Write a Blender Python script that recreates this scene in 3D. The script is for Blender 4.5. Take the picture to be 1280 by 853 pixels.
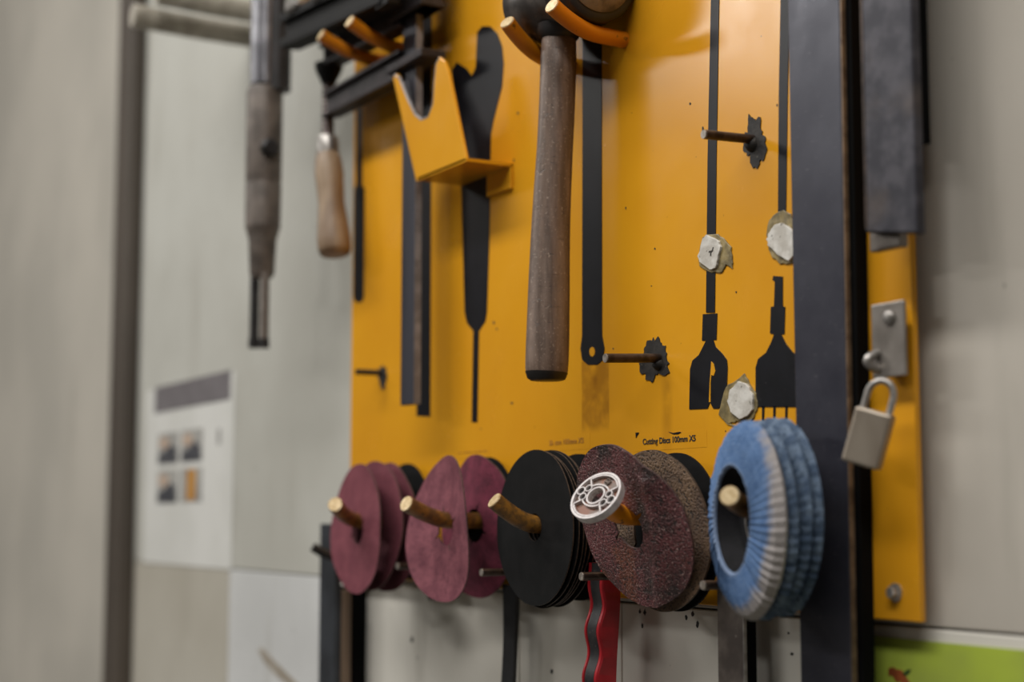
import bpy, bmesh, math, random
from mathutils import Vector, Matrix, Quaternion, noise as mnoise

random.seed(7)
for o in list(bpy.data.objects):
    bpy.data.objects.remove(o)
scene = bpy.context.scene
COL = scene.collection
PI = math.pi

# ------------------------------------------------------------------ camera
F = 2050.0                       # focal length in pixels of the 1280 x 853 frame
TH = math.atan(1120.0 / F)       # angle between view and the wall
PITCH = math.atan(220.0 / F)
CAM = Vector((1.0, -0.585, 1.5))
FH = Vector((-math.cos(TH), math.sin(TH), 0))
RT = Vector((math.sin(TH), math.cos(TH), 0))
FW = FH * math.cos(PITCH) + Vector((0, 0, 1)) * math.sin(PITCH)
UP = RT.cross(FW)
cam = bpy.data.cameras.new('camera')
cam.sensor_width = 36.0
cam.lens = F / 1280 * 36
cam.clip_start = 0.01
cam.dof.use_dof = True
cam.dof.focus_distance = 1.03
cam.dof.aperture_fstop = 4.2
cam_o = bpy.data.objects.new('camera', cam)
COL.objects.link(cam_o)
cam_o.matrix_world = Matrix.Translation(CAM) @ Matrix((RT, UP, -FW)).transposed().to_4x4()
scene.camera = cam_o

# ------------------------------------------------------------------ world, lamps, exposure
w = bpy.data.worlds.new('workshop')
scene.world = w
w.use_nodes = True
w.node_tree.nodes['Background'].inputs[0].default_value = (1.0, 0.975, 0.94, 1)
w.node_tree.nodes['Background'].inputs[1].default_value = 0.03


def lamp(name, loc, sx, sy, power, col=(1, 0.98, 0.945), rotz=0):
    l = bpy.data.lights.new(name, 'AREA')
    l.shape = 'RECTANGLE'
    l.size, l.size_y, l.energy, l.color = sx, sy, power, col
    o = bpy.data.objects.new(name, l)
    COL.objects.link(o)
    o.location = loc
    o.rotation_euler = (0, 0, rotz)
    return o


# tube lights on the workshop ceiling, all facing straight down
lamp('ceiling_tube_light', (-3.05, -2.65, 3.2), 1.2, 0.5, 70)
lamp('ceiling_tube_light', (0.2, -1.15, 3.2), 4.2, 0.3, 120)
lamp('ceiling_tube_light', (-1.0, -4.0, 3.2), 1.5, 0.4, 60)
vs = scene.view_settings
vs.view_transform = 'Standard'
vs.look = 'None'
vs.gamma = 1.0
vs.use_curve_mapping = False
vs.exposure = -0.5


def at(px, py, Y=0.0):
    """the point of the plane Y that stands behind a photo pixel"""
    d = FW + RT * ((px - 640) / F) + UP * ((426.5 - py) / F)
    return CAM + d * ((Y - CAM.y) / d.y)


def xat(px, Y=0.0, py=640):
    return at(px, py, Y).x


def proj(p):
    d = Vector(p) - CAM
    z = d.dot(FW)
    return 640 + F * d.dot(RT) / z, 426.5 - F * d.dot(UP) / z, z


# ------------------------------------------------------------------ materials
def lin(r, g, b):
    f = lambda c: (c / 255 / 12.92) if c / 255 <= 0.04045 else ((c / 255 + 0.055) / 1.055) ** 2.4
    return (f(r), f(g), f(b), 1)


class NT:
    def __init__(s, name):
        s.m = bpy.data.materials.new(name)
        s.m.use_nodes = True
        s.t = s.m.node_tree
        s.b = s.t.nodes['Principled BSDF']

    def n(s, kind, **kw):
        nd = s.t.nodes.new(kind)
        for k, v in kw.items():
            setattr(nd, k, v)
        return nd

    def l(s, a, b):
        s.t.links.new(a, b)

    def math(s, op, a, b=None, clamp=False):
        nd = s.n('ShaderNodeMath', operation=op, use_clamp=clamp)
        for i, v in enumerate((a, b)):
            if v is None:
                continue
            if isinstance(v, (int, float)):
                nd.inputs[i].default_value = v
            else:
                s.l(v, nd.inputs[i])
        return nd.outputs[0]

    def coord(s, world=False, scale=(1, 1, 1)):
        if world:
            c = s.n('ShaderNodeNewGeometry').outputs['Position']
        else:
            c = s.n('ShaderNodeTexCoord').outputs['Object']
        mp = s.n('ShaderNodeMapping')
        mp.inputs['Scale'].default_value = scale
        s.l(c, mp.inputs['Vector'])
        return mp.outputs[0]

    def noise(s, vec, scale, detail=4, rough=0.55, dist=0.0):
        nd = s.n('ShaderNodeTexNoise')
        nd.inputs['Scale'].default_value = scale
        nd.inputs['Detail'].default_value = detail
        nd.inputs['Roughness'].default_value = rough
        nd.inputs['Distortion'].default_value = dist
        s.l(vec, nd.inputs['Vector'])
        return nd.outputs[0]

    def step(s, v, a, b):
        nd = s.n('ShaderNodeMapRange', interpolation_type='SMOOTHSTEP')
        nd.inputs['From Min'].default_value = a
        nd.inputs['From Max'].default_value = b
        s.l(v, nd.inputs['Value'])
        return nd.outputs[0]

    def mix(s, fac, a, b):
        nd = s.n('ShaderNodeMix', data_type='RGBA')
        for i, v in ((0, fac), (6, a), (7, b)):
            if isinstance(v, (tuple, list)):
                nd.inputs[i].default_value = v
            elif isinstance(v, (int, float)):
                nd.inputs[i].default_value = v
            else:
                s.l(v, nd.inputs[i])
        return nd.outputs[2]

    def bump(s, h, strength=0.3, dist=0.001):
        nd = s.n('ShaderNodeBump')
        nd.inputs['Strength'].default_value = strength
        nd.inputs['Distance'].default_value = dist
        s.l(h, nd.inputs['Height'])
        s.l(nd.outputs[0], s.b.inputs['Normal'])

    def col(s, c):
        if isinstance(c, (tuple, list)):
            s.b.inputs['Base Color'].default_value = c
        else:
            s.l(c, s.b.inputs['Base Color'])

    def pr(s, rough=0.5, metal=0.0, spec=0.5):
        s.b.inputs['Roughness'].default_value = rough
        s.b.inputs['Metallic'].default_value = metal
        s.b.inputs['Specular IOR Level'].default_value = spec


def mat(name, c1, c2=None, scale=20, rough=0.5, metal=0.0, spec=0.5, lo=0.35, hi=0.65, bump=0.0,
        bscale=None, bdist=0.0005, c3=None, s3=200, lo3=0.62, hi3=0.7, stretch=(1, 1, 1), world=False, detail=4):
    k = NT(name)
    v = k.coord(world, stretch)
    c = c1
    if c2:
        c = k.mix(k.step(k.noise(v, scale, detail), lo, hi), c1, c2)
    if c3:
        c = k.mix(k.step(k.noise(v, s3, 3), lo3, hi3), c, c3)
    k.col(c)
    k.pr(rough, metal, spec)
    if bump:
        k.bump(k.noise(v, bscale or scale, 5), bump, bdist)
    return k.m


M = {}


def make_materials():
    # painted wall sheets
    for nm, a, b in (('wall_grey', (190, 189, 181), (174, 172, 163)), ('wall_warm', (185, 179, 168), (171, 166, 156)),
                     ('wall_right', (188, 181, 170), (174, 167, 156)), ('wall_low', (222, 218, 208), (208, 203, 192)), ('wall_white', (214, 214, 213), (190, 190, 188)),
                     ('wall_low_left', (183, 178, 166), (170, 164, 151))):
        k = NT(nm)
        v = k.coord(True)
        vs_ = k.coord(True, (1, 1, 0.16))
        c = k.mix(k.step(k.noise(v, 2.6, 5), 0.35, 0.65), lin(*a), lin(*b))
        c = k.mix(k.math('MULTIPLY', k.step(k.noise(vs_, 14, 5, 0.6), 0.55, 0.8), 0.5), c, lin(146, 141, 130))
        c = k.mix(k.math('MULTIPLY', k.step(k.noise(v, 95, 3), 0.71, 0.76), 0.6), c, lin(92, 86, 78))
        k.col(c)
        k.pr(0.55, 0, 0.3)
        k.bump(k.noise(v, 40, 4), 0.08, 0.001)
        M[nm] = k.m
    M['scuff'] = mat('scuff', lin(168, 160, 148), lin(142, 132, 118), 30, 0.6, world=True)
    M['joint'] = mat('joint', lin(112, 105, 94), lin(92, 86, 76), 30, 0.8)
    M['floor'] = mat('floor', lin(98, 95, 90), lin(78, 76, 72), 3, 0.6, bump=0.2, bscale=60, world=True)
    M['room_paint'] = mat('room_paint', lin(138, 135, 129), lin(124, 121, 115), 2, 0.7, world=True)
    M['post'] = mat('post', lin(84, 75, 66), lin(64, 56, 48), 6, 0.6, stretch=(1, 1, 0.25), c3=lin(58, 50, 43), s3=16, world=True)

    # yellow painted sheet steel with scuffs
    def yellow(nm, a, b, rough, wearcol, wl):
        k = NT(nm)
        v = k.coord(True)
        c = k.mix(k.step(k.noise(v, 7, 5), 0.3, 0.7), lin(*a), lin(*b))
        c = k.mix(k.math('MULTIPLY', k.step(k.noise(v, 150, 4), wl, wl + 0.05), 0.75), c, wearcol)
        vz = k.coord(True, (1, 1, 0.12))
        c = k.mix(k.math('MULTIPLY', k.step(k.noise(vz, 30, 5, 0.7), 0.6, 0.8), 0.22), c, lin(150, 92, 12))
        k.col(c)
        k.pr(rough, 0, 0.5)
        r = k.math('ADD', k.math('MULTIPLY', k.noise(v, 26, 5), 0.16), rough - 0.08)
        k.l(r, k.b.inputs['Roughness'])
        k.bump(k.noise(v, 320, 3), 0.05, 0.0004)
        return k
    kb = yellow('board_yellow', (222, 157, 30), (213, 147, 28), 0.25, lin(84, 55, 20), 0.705)
    # brown dirt streak left below the bar silhouette, and a smear right of the pin hole
    sep = kb.n('ShaderNodeSeparateXYZ')
    kb.l(kb.n('ShaderNodeNewGeometry').outputs['Position'], sep.inputs[0])

    def band(v, a, b, ea, eb):
        return kb.math('MULTIPLY', kb.step(v, a - ea, a + ea), kb.math('SUBTRACT', 1.0, kb.step(v, b - eb, b + eb)))
    base_link = kb.b.inputs['Base Color'].links[0].from_socket
    cc = base_link
    for (pa, pb, ya, yb, am, e1, e2) in ((727, 761, 452, 538, 0.6, 0.0012, 0.004), (828, 838, 455, 560, 0.35, 0.004, 0.02), (742, 746, 470, 482, 0.8, 0.003, 0.006), (741, 746, 494, 500, 0.9, 0.003, 0.004),
                                         (474, 484, 480, 510, 0.35, 0.005, 0.01)):
        x0_, x1_ = xat(pa, 0, ya), xat(pb, 0, ya)
        z0_, z1_ = at(pa, yb, 0).z, at(pa, ya, 0).z
        mk = kb.math('MULTIPLY', band(sep.outputs[0], x0_, x1_, e1, e1), band(sep.outputs[2], z0_, z1_, e2, e1))
        mk = kb.math('MULTIPLY', kb.math('MULTIPLY', mk, am), kb.step(kb.noise(kb.coord(True), 60, 4), 0.2, 0.6))
        cc = kb.mix(mk, cc, lin(132, 82, 20))
    kb.l(cc, kb.b.inputs['Base Color'])
    M['yellow'] = kb.m
    M['_board_nt'] = kb
    M['hook_yellow'] = yellow('hook_yellow', (222, 138, 18), (204, 118, 14), 0.4, lin(60, 45, 30), 0.63).m
    k = NT('peg_paint')
    v = k.coord(True)
    c = k.mix(k.step(k.noise(v, 160, 5), 0.42, 0.6), lin(146, 100, 38), lin(108, 76, 38))
    c = k.mix(k.step(k.noise(v, 420, 3), 0.6, 0.7), c, lin(70, 52, 32))
    k.col(c)
    k.pr(0.45, 0, 0.5)
    k.bump(k.noise(v, 500, 4), 0.2, 0.0005)
    M['peg_paint'] = k.m
    M['bare_end'] = mat('bare_end', lin(212, 190, 150), lin(186, 160, 116), 300, 0.45, 0.3, world=True)
    M['print_black'] = mat('print_black', lin(20, 20, 25), lin(15, 15, 19), 60, 0.38, spec=0.3, c3=lin(52, 50, 50), s3=420, lo3=0.7, hi3=0.75, world=True)
    M['scorch'] = mat('scorch', lin(22, 20, 19), lin(44, 39, 34), 160, 0.65, bump=0.6, bscale=300, c3=lin(84, 78, 70), s3=300, lo3=0.66, hi3=0.72, world=True)
    M['glue'] = mat('glue', lin(150, 132, 88), lin(104, 92, 62), 110, 0.4, bump=0.5, bscale=160, bdist=0.001, world=True)
    M['core'] = mat('core', lin(212, 208, 200), lin(182, 176, 166), 110, 0.5, bump=0.5, bscale=150, bdist=0.001, c3=lin(120, 114, 104), s3=260, lo3=0.66, hi3=0.72, world=True)
    M['label_y'] = mat('label_y', lin(222, 148, 22), lin(214, 140, 22), 60, 0.3, world=True)
    M['ink'] = mat('ink', lin(34, 30, 24), lin(48, 42, 32), 900, 0.6, world=True)
    M['ink_faded'] = mat('ink_faded', lin(150, 100, 24), lin(196, 132, 26), 500, 0.6, world=True)
    # steels
    k = NT('blue_steel')
    v = k.coord(True)
    c = k.mix(k.step(k.noise(v, 24, 5, 0.65), 0.3, 0.75), lin(54, 54, 64), lin(68, 68, 77))
    c = k.mix(k.math('MULTIPLY', k.step(k.noise(k.coord(True, (1, 1, 3)), 180, 4), 0.64, 0.72), 0.4), c, lin(98, 96, 100))
    k.col(c)
    k.pr(0.38, 0.35, 0.5)
    k.l(k.math('ADD', k.math('MULTIPLY', k.noise(v, 30, 5), 0.25), 0.24), k.b.inputs['Roughness'])
    M['blue_steel'] = k.m
    M['edge_reflection'] = mat('edge_reflection', lin(132, 110, 88), lin(98, 80, 64), 120, 0.4, 0.3, world=True)
    M['steel_and_shade_black'] = mat('steel_and_shade_black', lin(7, 7, 7), lin(11, 10, 10), 40, 0.8, spec=0.1, world=True)  # near-black for a support block and for strips standing in as shadow
    k = NT('mottled_steel')
    v = k.coord(True)
    c = k.mix(k.step(k.noise(v, 75, 4), 0.38, 0.66), lin(48, 47, 54), lin(74, 72, 78))
    c = k.mix(k.math('MULTIPLY', k.step(k.noise(v, 26, 5), 0.55, 0.75), 0.6), c, lin(88, 78, 72))
    k.col(c)
    k.pr(0.45, 0.4, 0.5)
    M['mottled_steel'] = k.m
    M['raw_steel'] = mat('raw_steel', lin(128, 121, 114), lin(98, 90, 84), 50, 0.42, 0.6, world=True, c3=lin(84, 72, 62), s3=180)
    M['hasp_steel'] = mat('hasp_steel', lin(150, 143, 136), lin(122, 115, 108), 40, 0.4, 0.7, world=True)
    M['dark_rule'] = mat('dark_rule', lin(98, 89, 82), lin(70, 62, 57), 55, 0.55, 0.3, world=True, c3=lin(112, 104, 97), s3=300, lo3=0.66, hi3=0.7)
    M['rod_steel'] = mat('rod_steel', lin(72, 58, 50), lin(44, 34, 29), 180, 0.4, 0.5, world=True)
    M['rod_tip'] = mat('rod_tip', lin(190, 182, 172), lin(150, 140, 130), 300, 0.35, 0.6, world=True)
    M['cast_iron'] = mat('cast_iron', lin(62, 56, 57), lin(44, 40, 41), 60, 0.5, 0.3, bump=0.25, bscale=260, world=True)
    M['cast_black'] = mat('cast_black', lin(15, 14, 14), lin(22, 21, 20), 60, 0.6, 0.0, spec=0.25, bump=0.2, bscale=260, world=True)
    M['bar_steel'] = mat('bar_steel', lin(66, 66, 74), lin(50, 49, 55), 40, 0.45, 0.4, stretch=(1, 1, 0.1), world=True)
    M['chrome'] = mat('chrome', lin(178, 173, 168), lin(140, 135, 130), 120, 0.38, 0.7, world=True)
    M['edge_grey'] = mat('edge_grey', lin(150, 144, 142), lin(118, 112, 110), 90, 0.5, 0.1, world=True)
    M['thread'] = mat('thread', lin(120, 108, 104), lin(70, 62, 60), 260, 0.4, 0.6, world=True)
    M['padlock'] = mat('padlock', lin(163, 152, 138), lin(144, 132, 118), 60, 0.42, 0.55, stretch=(1, 1, 0.2), world=True)
    # hammer
    k = NT('hammer_handle')
    v = k.coord(True, (1, 1, 0.13))
    c = k.mix(k.step(k.noise(v, 130, 6, 0.65), 0.34, 0.68), lin(128, 108, 95), lin(92, 76, 66))
    v2 = k.coord(True)
    c = k.mix(k.math('MULTIPLY', k.step(k.noise(v2, 620, 3), 0.6, 0.7), 0.7), c, lin(168, 150, 134))
    c = k.mix(k.math('MULTIPLY', k.step(k.noise(v2, 24, 4), 0.58, 0.8), 0.5), c, lin(66, 53, 46))
    crk = k.noise(k.coord(True, (1, 1, 5.0)), 42, 3, 0.5)
    line = k.math('SUBTRACT', 1.0, k.step(k.math('ABSOLUTE', k.math('SUBTRACT', crk, 0.6)), 0.0, 0.008))
    c = k.mix(k.math('MULTIPLY', line, 0.7), c, lin(36, 28, 24))
    k.col(c)
    k.pr(0.42, 0, 0.5)
    k.bump(k.math('ADD', k.math('MULTIPLY', line, -0.5), k.math('ADD', k.math('MULTIPLY', k.noise(v, 90, 5), 1.0), k.math('MULTIPLY', k.noise(v2, 300, 3), 0.35))), 0.5, 0.0008)
    M['hammer_handle'] = k.m
    M['hammer_head'] = mat('hammer_head', lin(92, 85, 80), lin(60, 55, 52), 70, 0.42, 0.3, bump=0.3, bscale=140, c3=lin(112, 98, 84), s3=120, lo3=0.64, hi3=0.72, world=True)
    M['hammer_rubber'] = mat('hammer_rubber', lin(30, 28, 28), lin(40, 37, 36), 70, 0.5, bump=0.2, bscale=240, world=True)
    M['hammer_face'] = mat('hammer_face', lin(124, 104, 80), lin(74, 62, 52), 90, 0.5, 0.2, bump=0.6, bscale=160, bdist=0.001, world=True)
    # clamp handle, air tool
    M['clamp_wood'] = mat('clamp_wood', lin(162, 139, 112), lin(122, 99, 76), 60, 0.5, stretch=(1, 1, 0.1), c3=lin(92, 66, 46), s3=70, lo3=0.6, hi3=0.75, world=True)
    M['tool_sleeve'] = mat('tool_sleeve', lin(116, 106, 98), lin(88, 80, 74), 50, 0.5, 0.25, world=True)
    M['tool_steel'] = mat('tool_steel', lin(150, 149, 154), lin(110, 109, 114), 50, 0.32, 0.75, world=True)
    M['tool_dark'] = mat('tool_dark', lin(40, 36, 36), lin(26, 24, 24), 60, 0.5, 0.2, world=True)
    M['grey_peg'] = mat('grey_peg', lin(178, 171, 158), lin(150, 143, 130), 50, 0.5, world=True, c3=lin(120, 112, 99), s3=70)
    # discs
    for nm, a, b, c3, sc, st in (('maroon', (128, 70, 79), (112, 58, 68), (88, 46, 55), 700, 0.35),
                                 ('maroon_worn', (136, 80, 89), (104, 56, 66), (78, 42, 52), 500, 0.5),
                                 ('maroon_deep', (128, 56, 74), (94, 42, 56), (60, 30, 40), 600, 0.5)):
        k = NT(nm)
        v = k.coord()
        c = k.mix(k.step(k.noise(v, 60, 5), 0.3, 0.7), lin(*a), lin(*b))
        c = k.mix(k.math('MULTIPLY', k.step(k.noise(v, sc, 3), 0.5, 0.7), 0.7), c, lin(*c3))
        k.col(c)
        k.pr(0.75, 0, 0.25)
        k.bump(k.noise(v, sc, 3), st, 0.0006)
        M[nm] = k.m
    k = NT('coarse_grit')
    v = k.coord()
    g = k.noise(v, 640, 3, 0.6)
    blotch = k.noise(v, 30, 5, 0.6, 0.4)
    c = k.mix(k.step(blotch, 0.36, 0.56), lin(52, 40, 38), lin(108, 56, 58))
    c = k.mix(k.math('MULTIPLY', k.step(k.noise(v, 22, 4), 0.57, 0.68), 0.75), c, lin(124, 68, 40))
    c = k.mix(k.step(g, 0.5, 0.36), c, lin(28, 20, 20))
    c = k.mix(k.math('MULTIPLY', k.step(k.noise(v, 820, 2), 0.58, 0.72), 0.75), c, lin(200, 168, 158))  # pale specks paint the glint of the grit into the colour
    k.col(c)
    k.pr(0.42, 0, 0.6)
    k.bump(g, 0.9, 0.0022)
    M['coarse_grit'] = k.m
    k = NT('brown_grit')
    v = k.coord()
    g = k.noise(v, 640, 3, 0.6)
    c = k.mix(k.step(k.noise(v, 40, 4), 0.35, 0.65), lin(122, 96, 72), lin(92, 70, 54))
    c = k.mix(k.step(g, 0.48, 0.36), c, lin(34, 26, 22))
    k.col(c)
    k.pr(0.6)
    k.bump(g, 0.9, 0.0018)
    M['brown_grit'] = k.m
    M['disc_black'] = mat('disc_black', lin(15, 15, 15), lin(21, 20, 20), 70, 0.75, spec=0.15, bump=0.15, bscale=700, world=False)
    M['disc_edge'] = mat('disc_edge', lin(74, 60, 50), lin(38, 32, 28), 500, 0.7, world=False)
    M['fibre_edge'] = mat('fibre_edge', lin(92, 70, 66), lin(58, 42, 42), 500, 0.7, world=False)
    # flap discs : blue cloth, rubbed grey towards the rim
    for nm, worn, dark in (('flap_blue', (66, 70), 0.0), ('flap_blue_rear', (96, 100), 0.35)):
        k = NT(nm)
        o = k.n('ShaderNodeTexCoord').outputs['Object']
        ml = k.n('ShaderNodeVectorMath', operation='MULTIPLY')
        ml.inputs[1].default_value = (1, 0, 1)
        k.l(o, ml.inputs[0])
        ln_ = k.n('ShaderNodeVectorMath', operation='LENGTH')
        k.l(ml.outputs[0], ln_.inputs[0])
        r = ln_.outputs['Value']
        sx_ = k.n('ShaderNodeSeparateXYZ')
        k.l(o, sx_.inputs[0])
        lop = k.math('SUBTRACT', k.math('MULTIPLY', k.math('SUBTRACT', sx_.outputs[0], sx_.outputs[2]), 0.09), 0.003)
        wob = k.math('ADD', k.math('ADD', r, lop), k.math('MULTIPLY', k.math('SUBTRACT', k.noise(o, 90, 4), 0.5), 0.014))
        c = k.mix(k.step(k.noise(o, 130, 5), 0.3, 0.7), lin(88, 116, 156), lin(70, 98, 138))
        c = k.mix(k.math('MULTIPLY', k.step(k.noise(o, 900, 3), 0.5, 0.66), 0.4), c, lin(136, 158, 186))
        if nm == 'flap_blue':
            c = k.mix(k.math('MULTIPLY', k.step(wob, 0.0445, 0.0515), 0.9), c, lin(160, 152, 146))
            c = k.mix(k.math('MULTIPLY', k.step(k.math('MULTIPLY', r, -1), -0.0315, -0.0285), 0.35), c, lin(150, 156, 166))
        else:
            c = k.mix(k.step(k.noise(o, 170, 4), 0.4, 0.62), lin(70, 86, 108), lin(104, 120, 140))
            c = k.mix(k.math('MULTIPLY', k.step(k.noise(o, 420, 3), 0.5, 0.62), 0.5), c, lin(52, 64, 80))
        k.col(c)
        k.pr(0.85, 0, 0.2)
        k.bump(k.noise(o, 700, 4), 0.5, 0.001)
        M[nm] = k.m
    M['flap_back'] = mat('flap_back', lin(14, 14, 16), lin(22, 21, 24), 90, 0.75, spec=0.15, bump=0.3, bscale=400)
    M['nut_metal'] = mat('nut_metal', lin(96, 80, 70), lin(112, 64, 38), 160, 0.5, 0.1, lo=0.42, hi=0.58)
    M['nut_rim'] = mat('nut_rim', lin(208, 200, 198), lin(186, 178, 176), 300, 0.45, 0.0)
    M['nut_dark'] = mat('nut_dark', lin(22, 18, 17), lin(36, 28, 24), 300, 0.6, 0.0)
    # hanging tools under the board
    M['red_grip'] = mat('red_grip', lin(158, 28, 36), lin(140, 22, 30), 60, 0.35, world=True, c3=lin(120, 30, 34), s3=260, lo3=0.66, hi3=0.75)
    M['black_grip'] = mat('black_grip', lin(28, 27, 29), lin(44, 42, 42), 140, 0.5, world=True, c3=lin(96, 90, 86), s3=600, lo3=0.66, hi3=0.72)
    M['strap'] = mat('strap', lin(22, 22, 24), lin(32, 31, 33), 90, 0.6, bump=0.3, bscale=500, world=True)
    M['slate_bar'] = mat('slate_bar', lin(62, 65, 70), lin(50, 52, 56), 30, 0.45, 0.3, world=True)
    M['wood_brown'] = mat('wood_brown', lin(112, 92, 74), lin(84, 66, 52), 50, 0.6, stretch=(1, 1, 0.1), world=True)
    # papers
    M['paper'] = mat('paper', lin(214, 213, 208), lin(204, 203, 197), 8, 0.5, world=True)
    M['paper_header'] = mat('paper_header', lin(116, 111, 113), lin(108, 103, 105), 30, 0.5, world=True)
    M['photo_dark'] = mat('photo_dark', lin(60, 62, 68), lin(84, 84, 88), 40, 0.4, world=True)
    M['photo_pale'] = mat('photo_pale', lin(172, 170, 164), lin(150, 148, 144), 40, 0.4, world=True)
    M['photo_skin'] = mat('photo_skin', lin(196, 172, 152), lin(180, 158, 140), 40, 0.4, world=True)
    M['photo_orange'] = mat('photo_orange', lin(194, 142, 72), lin(176, 124, 58), 40, 0.4, world=True)
    M['sign_green'] = mat('sign_green', lin(172, 190, 70), lin(158, 172, 76), 14, 0.4, world=True)
    M['sign_red'] = mat('sign_red', lin(160, 84, 44), lin(128, 66, 34), 80, 0.5, world=True)
    M['sign_dark'] = mat('sign_dark', lin(66, 96, 40), lin(50, 70, 34), 80, 0.5, world=True)


make_materials()


# ------------------------------------------------------------------ mesh building
class MB:
    def __init__(s):
        s.v, s.f, s.mi = [], [], []

    def add(s, vs, fs, mi=0):
        b = len(s.v)
        s.v += [Vector(p) for p in vs]
        for f in fs:
            s.f.append([b + i for i in f])
            s.mi.append(mi)
        return s

    def box(s, lo, hi, mi=0, mtx=None):
        x0, y0, z0 = lo
        x1, y1, z1 = hi
        vs = [(x0, y0, z0), (x1, y0, z0), (x1, y1, z0), (x0, y1, z0), (x0, y0, z1), (x1, y0, z1), (x1, y1, z1), (x0, y1, z1)]
        if mtx:
            vs = [mtx @ Vector(p) for p in vs]
        return s.add(vs, [(3, 2, 1, 0), (4, 5, 6, 7), (0, 1, 5, 4), (1, 2, 6, 5), (2, 3, 7, 6), (3, 0, 4, 7)], mi)

    def prism(s, pts, y0, y1, mi=0):
        """outline in x, z pushed from y0 (front) to y1 (back)"""
        a = sum(pts[i][0] * pts[(i + 1) % len(pts)][1] - pts[(i + 1) % len(pts)][0] * pts[i][1] for i in range(len(pts)))
        if a < 0:
            pts = pts[::-1]
        n = len(pts)
        vs = [(p[0], y0, p[1]) for p in pts] + [(p[0], y1, p[1]) for p in pts]
        fs = [list(range(n)), list(range(2 * n - 1, n - 1, -1))]
        fs += [(i, n + i, n + (i + 1) % n, (i + 1) % n) for i in range(n)]
        return s.add(vs, fs, mi)

    def tube(s, path, rad, seg=16, caps=True, mi=0, sx=1.0):
        path = [Vector(p) for p in path]
        n = len(path)
        if isinstance(rad, (int, float)):
            rad = [rad] * n
        vs, fs = [], []
        up = None
        for i, p in enumerate(path):
            t = (path[min(i + 1, n - 1)] - path[max(i - 1, 0)]).normalized()
            if up is None:
                up = t.orthogonal().normalized()
                if abs(t.z) > 0.9:
                    up = Vector((1, 0, 0))
            up = (up - t * up.dot(t)).normalized()
            sd = t.cross(up)
            for k in range(seg):
                a = 2 * PI * k / seg
                vs.append(p + up * (math.cos(a) * rad[i] * sx) + sd * (math.sin(a) * rad[i]))
        for i in range(n - 1):
            for k in range(seg):
                k2 = (k + 1) % seg
                fs.append((i * seg + k, i * seg + k2, (i + 1) * seg + k2, (i + 1) * seg + k))
        if caps:
            fs.append(list(range(seg - 1, -1, -1)))
            fs.append([(n - 1) * seg + k for k in range(seg)])
        return s.add(vs, fs, mi)

    def lathe(s, prof, origin, axis, seg=32, mi=0):
        """prof: (distance along axis, radius)"""
        axis = Vector(axis).normalized()
        return s.tube_prof([(Vector(origin) + axis * t, r) for t, r in prof], axis, seg, mi)

    def tube_prof(s, pr, axis, seg, mi=0):
        a0 = axis.orthogonal().normalized()
        b0 = axis.cross(a0)
        n = len(pr)
        vs, fs = [], []
        for p, r in pr:
            for k in range(seg):
                a = 2 * PI * k / seg
                vs.append(p + a0 * (math.cos(a) * r) + b0 * (math.sin(a) * r))
        for i in range(n - 1):
            for k in range(seg):
                k2 = (k + 1) % seg
                fs.append((i * seg + k, i * seg + k2, (i + 1) * seg + k2, (i + 1) * seg + k))
        fs.append(list(range(seg - 1, -1, -1)))
        fs.append([(n - 1) * seg + k for k in range(seg)])
        return s.add(vs, fs, mi)


def obj(name, mb, mats, parent=None, bevel=0.0, smooth=False, kind=None, origin=None, rot=None):
    """link a mesh whose vertices are world points as ONE object with its origin at its base"""
    if not isinstance(mats, (list, tuple)):
        mats = [mats]
    if origin is None:
        c = [(min(v[i] for v in mb.v) + max(v[i] for v in mb.v)) / 2 for i in range(3)]
        origin = Vector((c[0], c[1], min(v[2] for v in mb.v)))
    me = bpy.data.meshes.new(name)
    me.from_pydata([v - origin for v in mb.v], [], mb.f)
    for m in mats:
        me.materials.append(M[m] if isinstance(m, str) else m)
    me.polygons.foreach_set('material_index', mb.mi)
    if smooth:
        me.polygons.foreach_set('use_smooth', [True] * len(me.polygons))
        if smooth != 'all':
            me.set_sharp_from_angle(angle=math.radians(smooth if smooth is not True else 40))
    me.update()
    o = bpy.data.objects.new(name, me)
    COL.objects.link(o)
    put(o, origin, parent)
    if bevel:
        b = o.modifiers.new('bevel', 'BEVEL')
        b.width, b.segments, b.limit_method = bevel, 2, 'ANGLE'
    if kind:
        o['kind'] = kind
    return o


def worldloc(o):
    p = Vector(o.location)
    while o.parent:
        o = o.parent
        p += o.location
    return p


def put(o, world, parent):
    if parent:
        o.parent = parent
        o.location = Vector(world) - worldloc(parent)
    else:
        o.location = world


def tag(o, label, cat, group=None):
    o['label'], o['category'] = label, cat
    if group:
        o['group'] = group
    return o


def thing(name, loc, label, cat, group=None):
    o = bpy.data.objects.new(name, None)
    o.empty_display_size = 0.02
    COL.objects.link(o)
    o.location = loc
    return tag(o, label, cat, group)


def bezier(p0, p1, p2, n=8):
    return [p0 * (1 - t) ** 2 + p1 * 2 * t * (1 - t) + p2 * t * t for t in [i / n for i in range(n + 1)]]


def px_poly(pts, Y=0.0):
    out = []
    for a, b in pts:
        p = at(a, b, Y)
        out.append((p.x, p.z))
    return out


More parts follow.
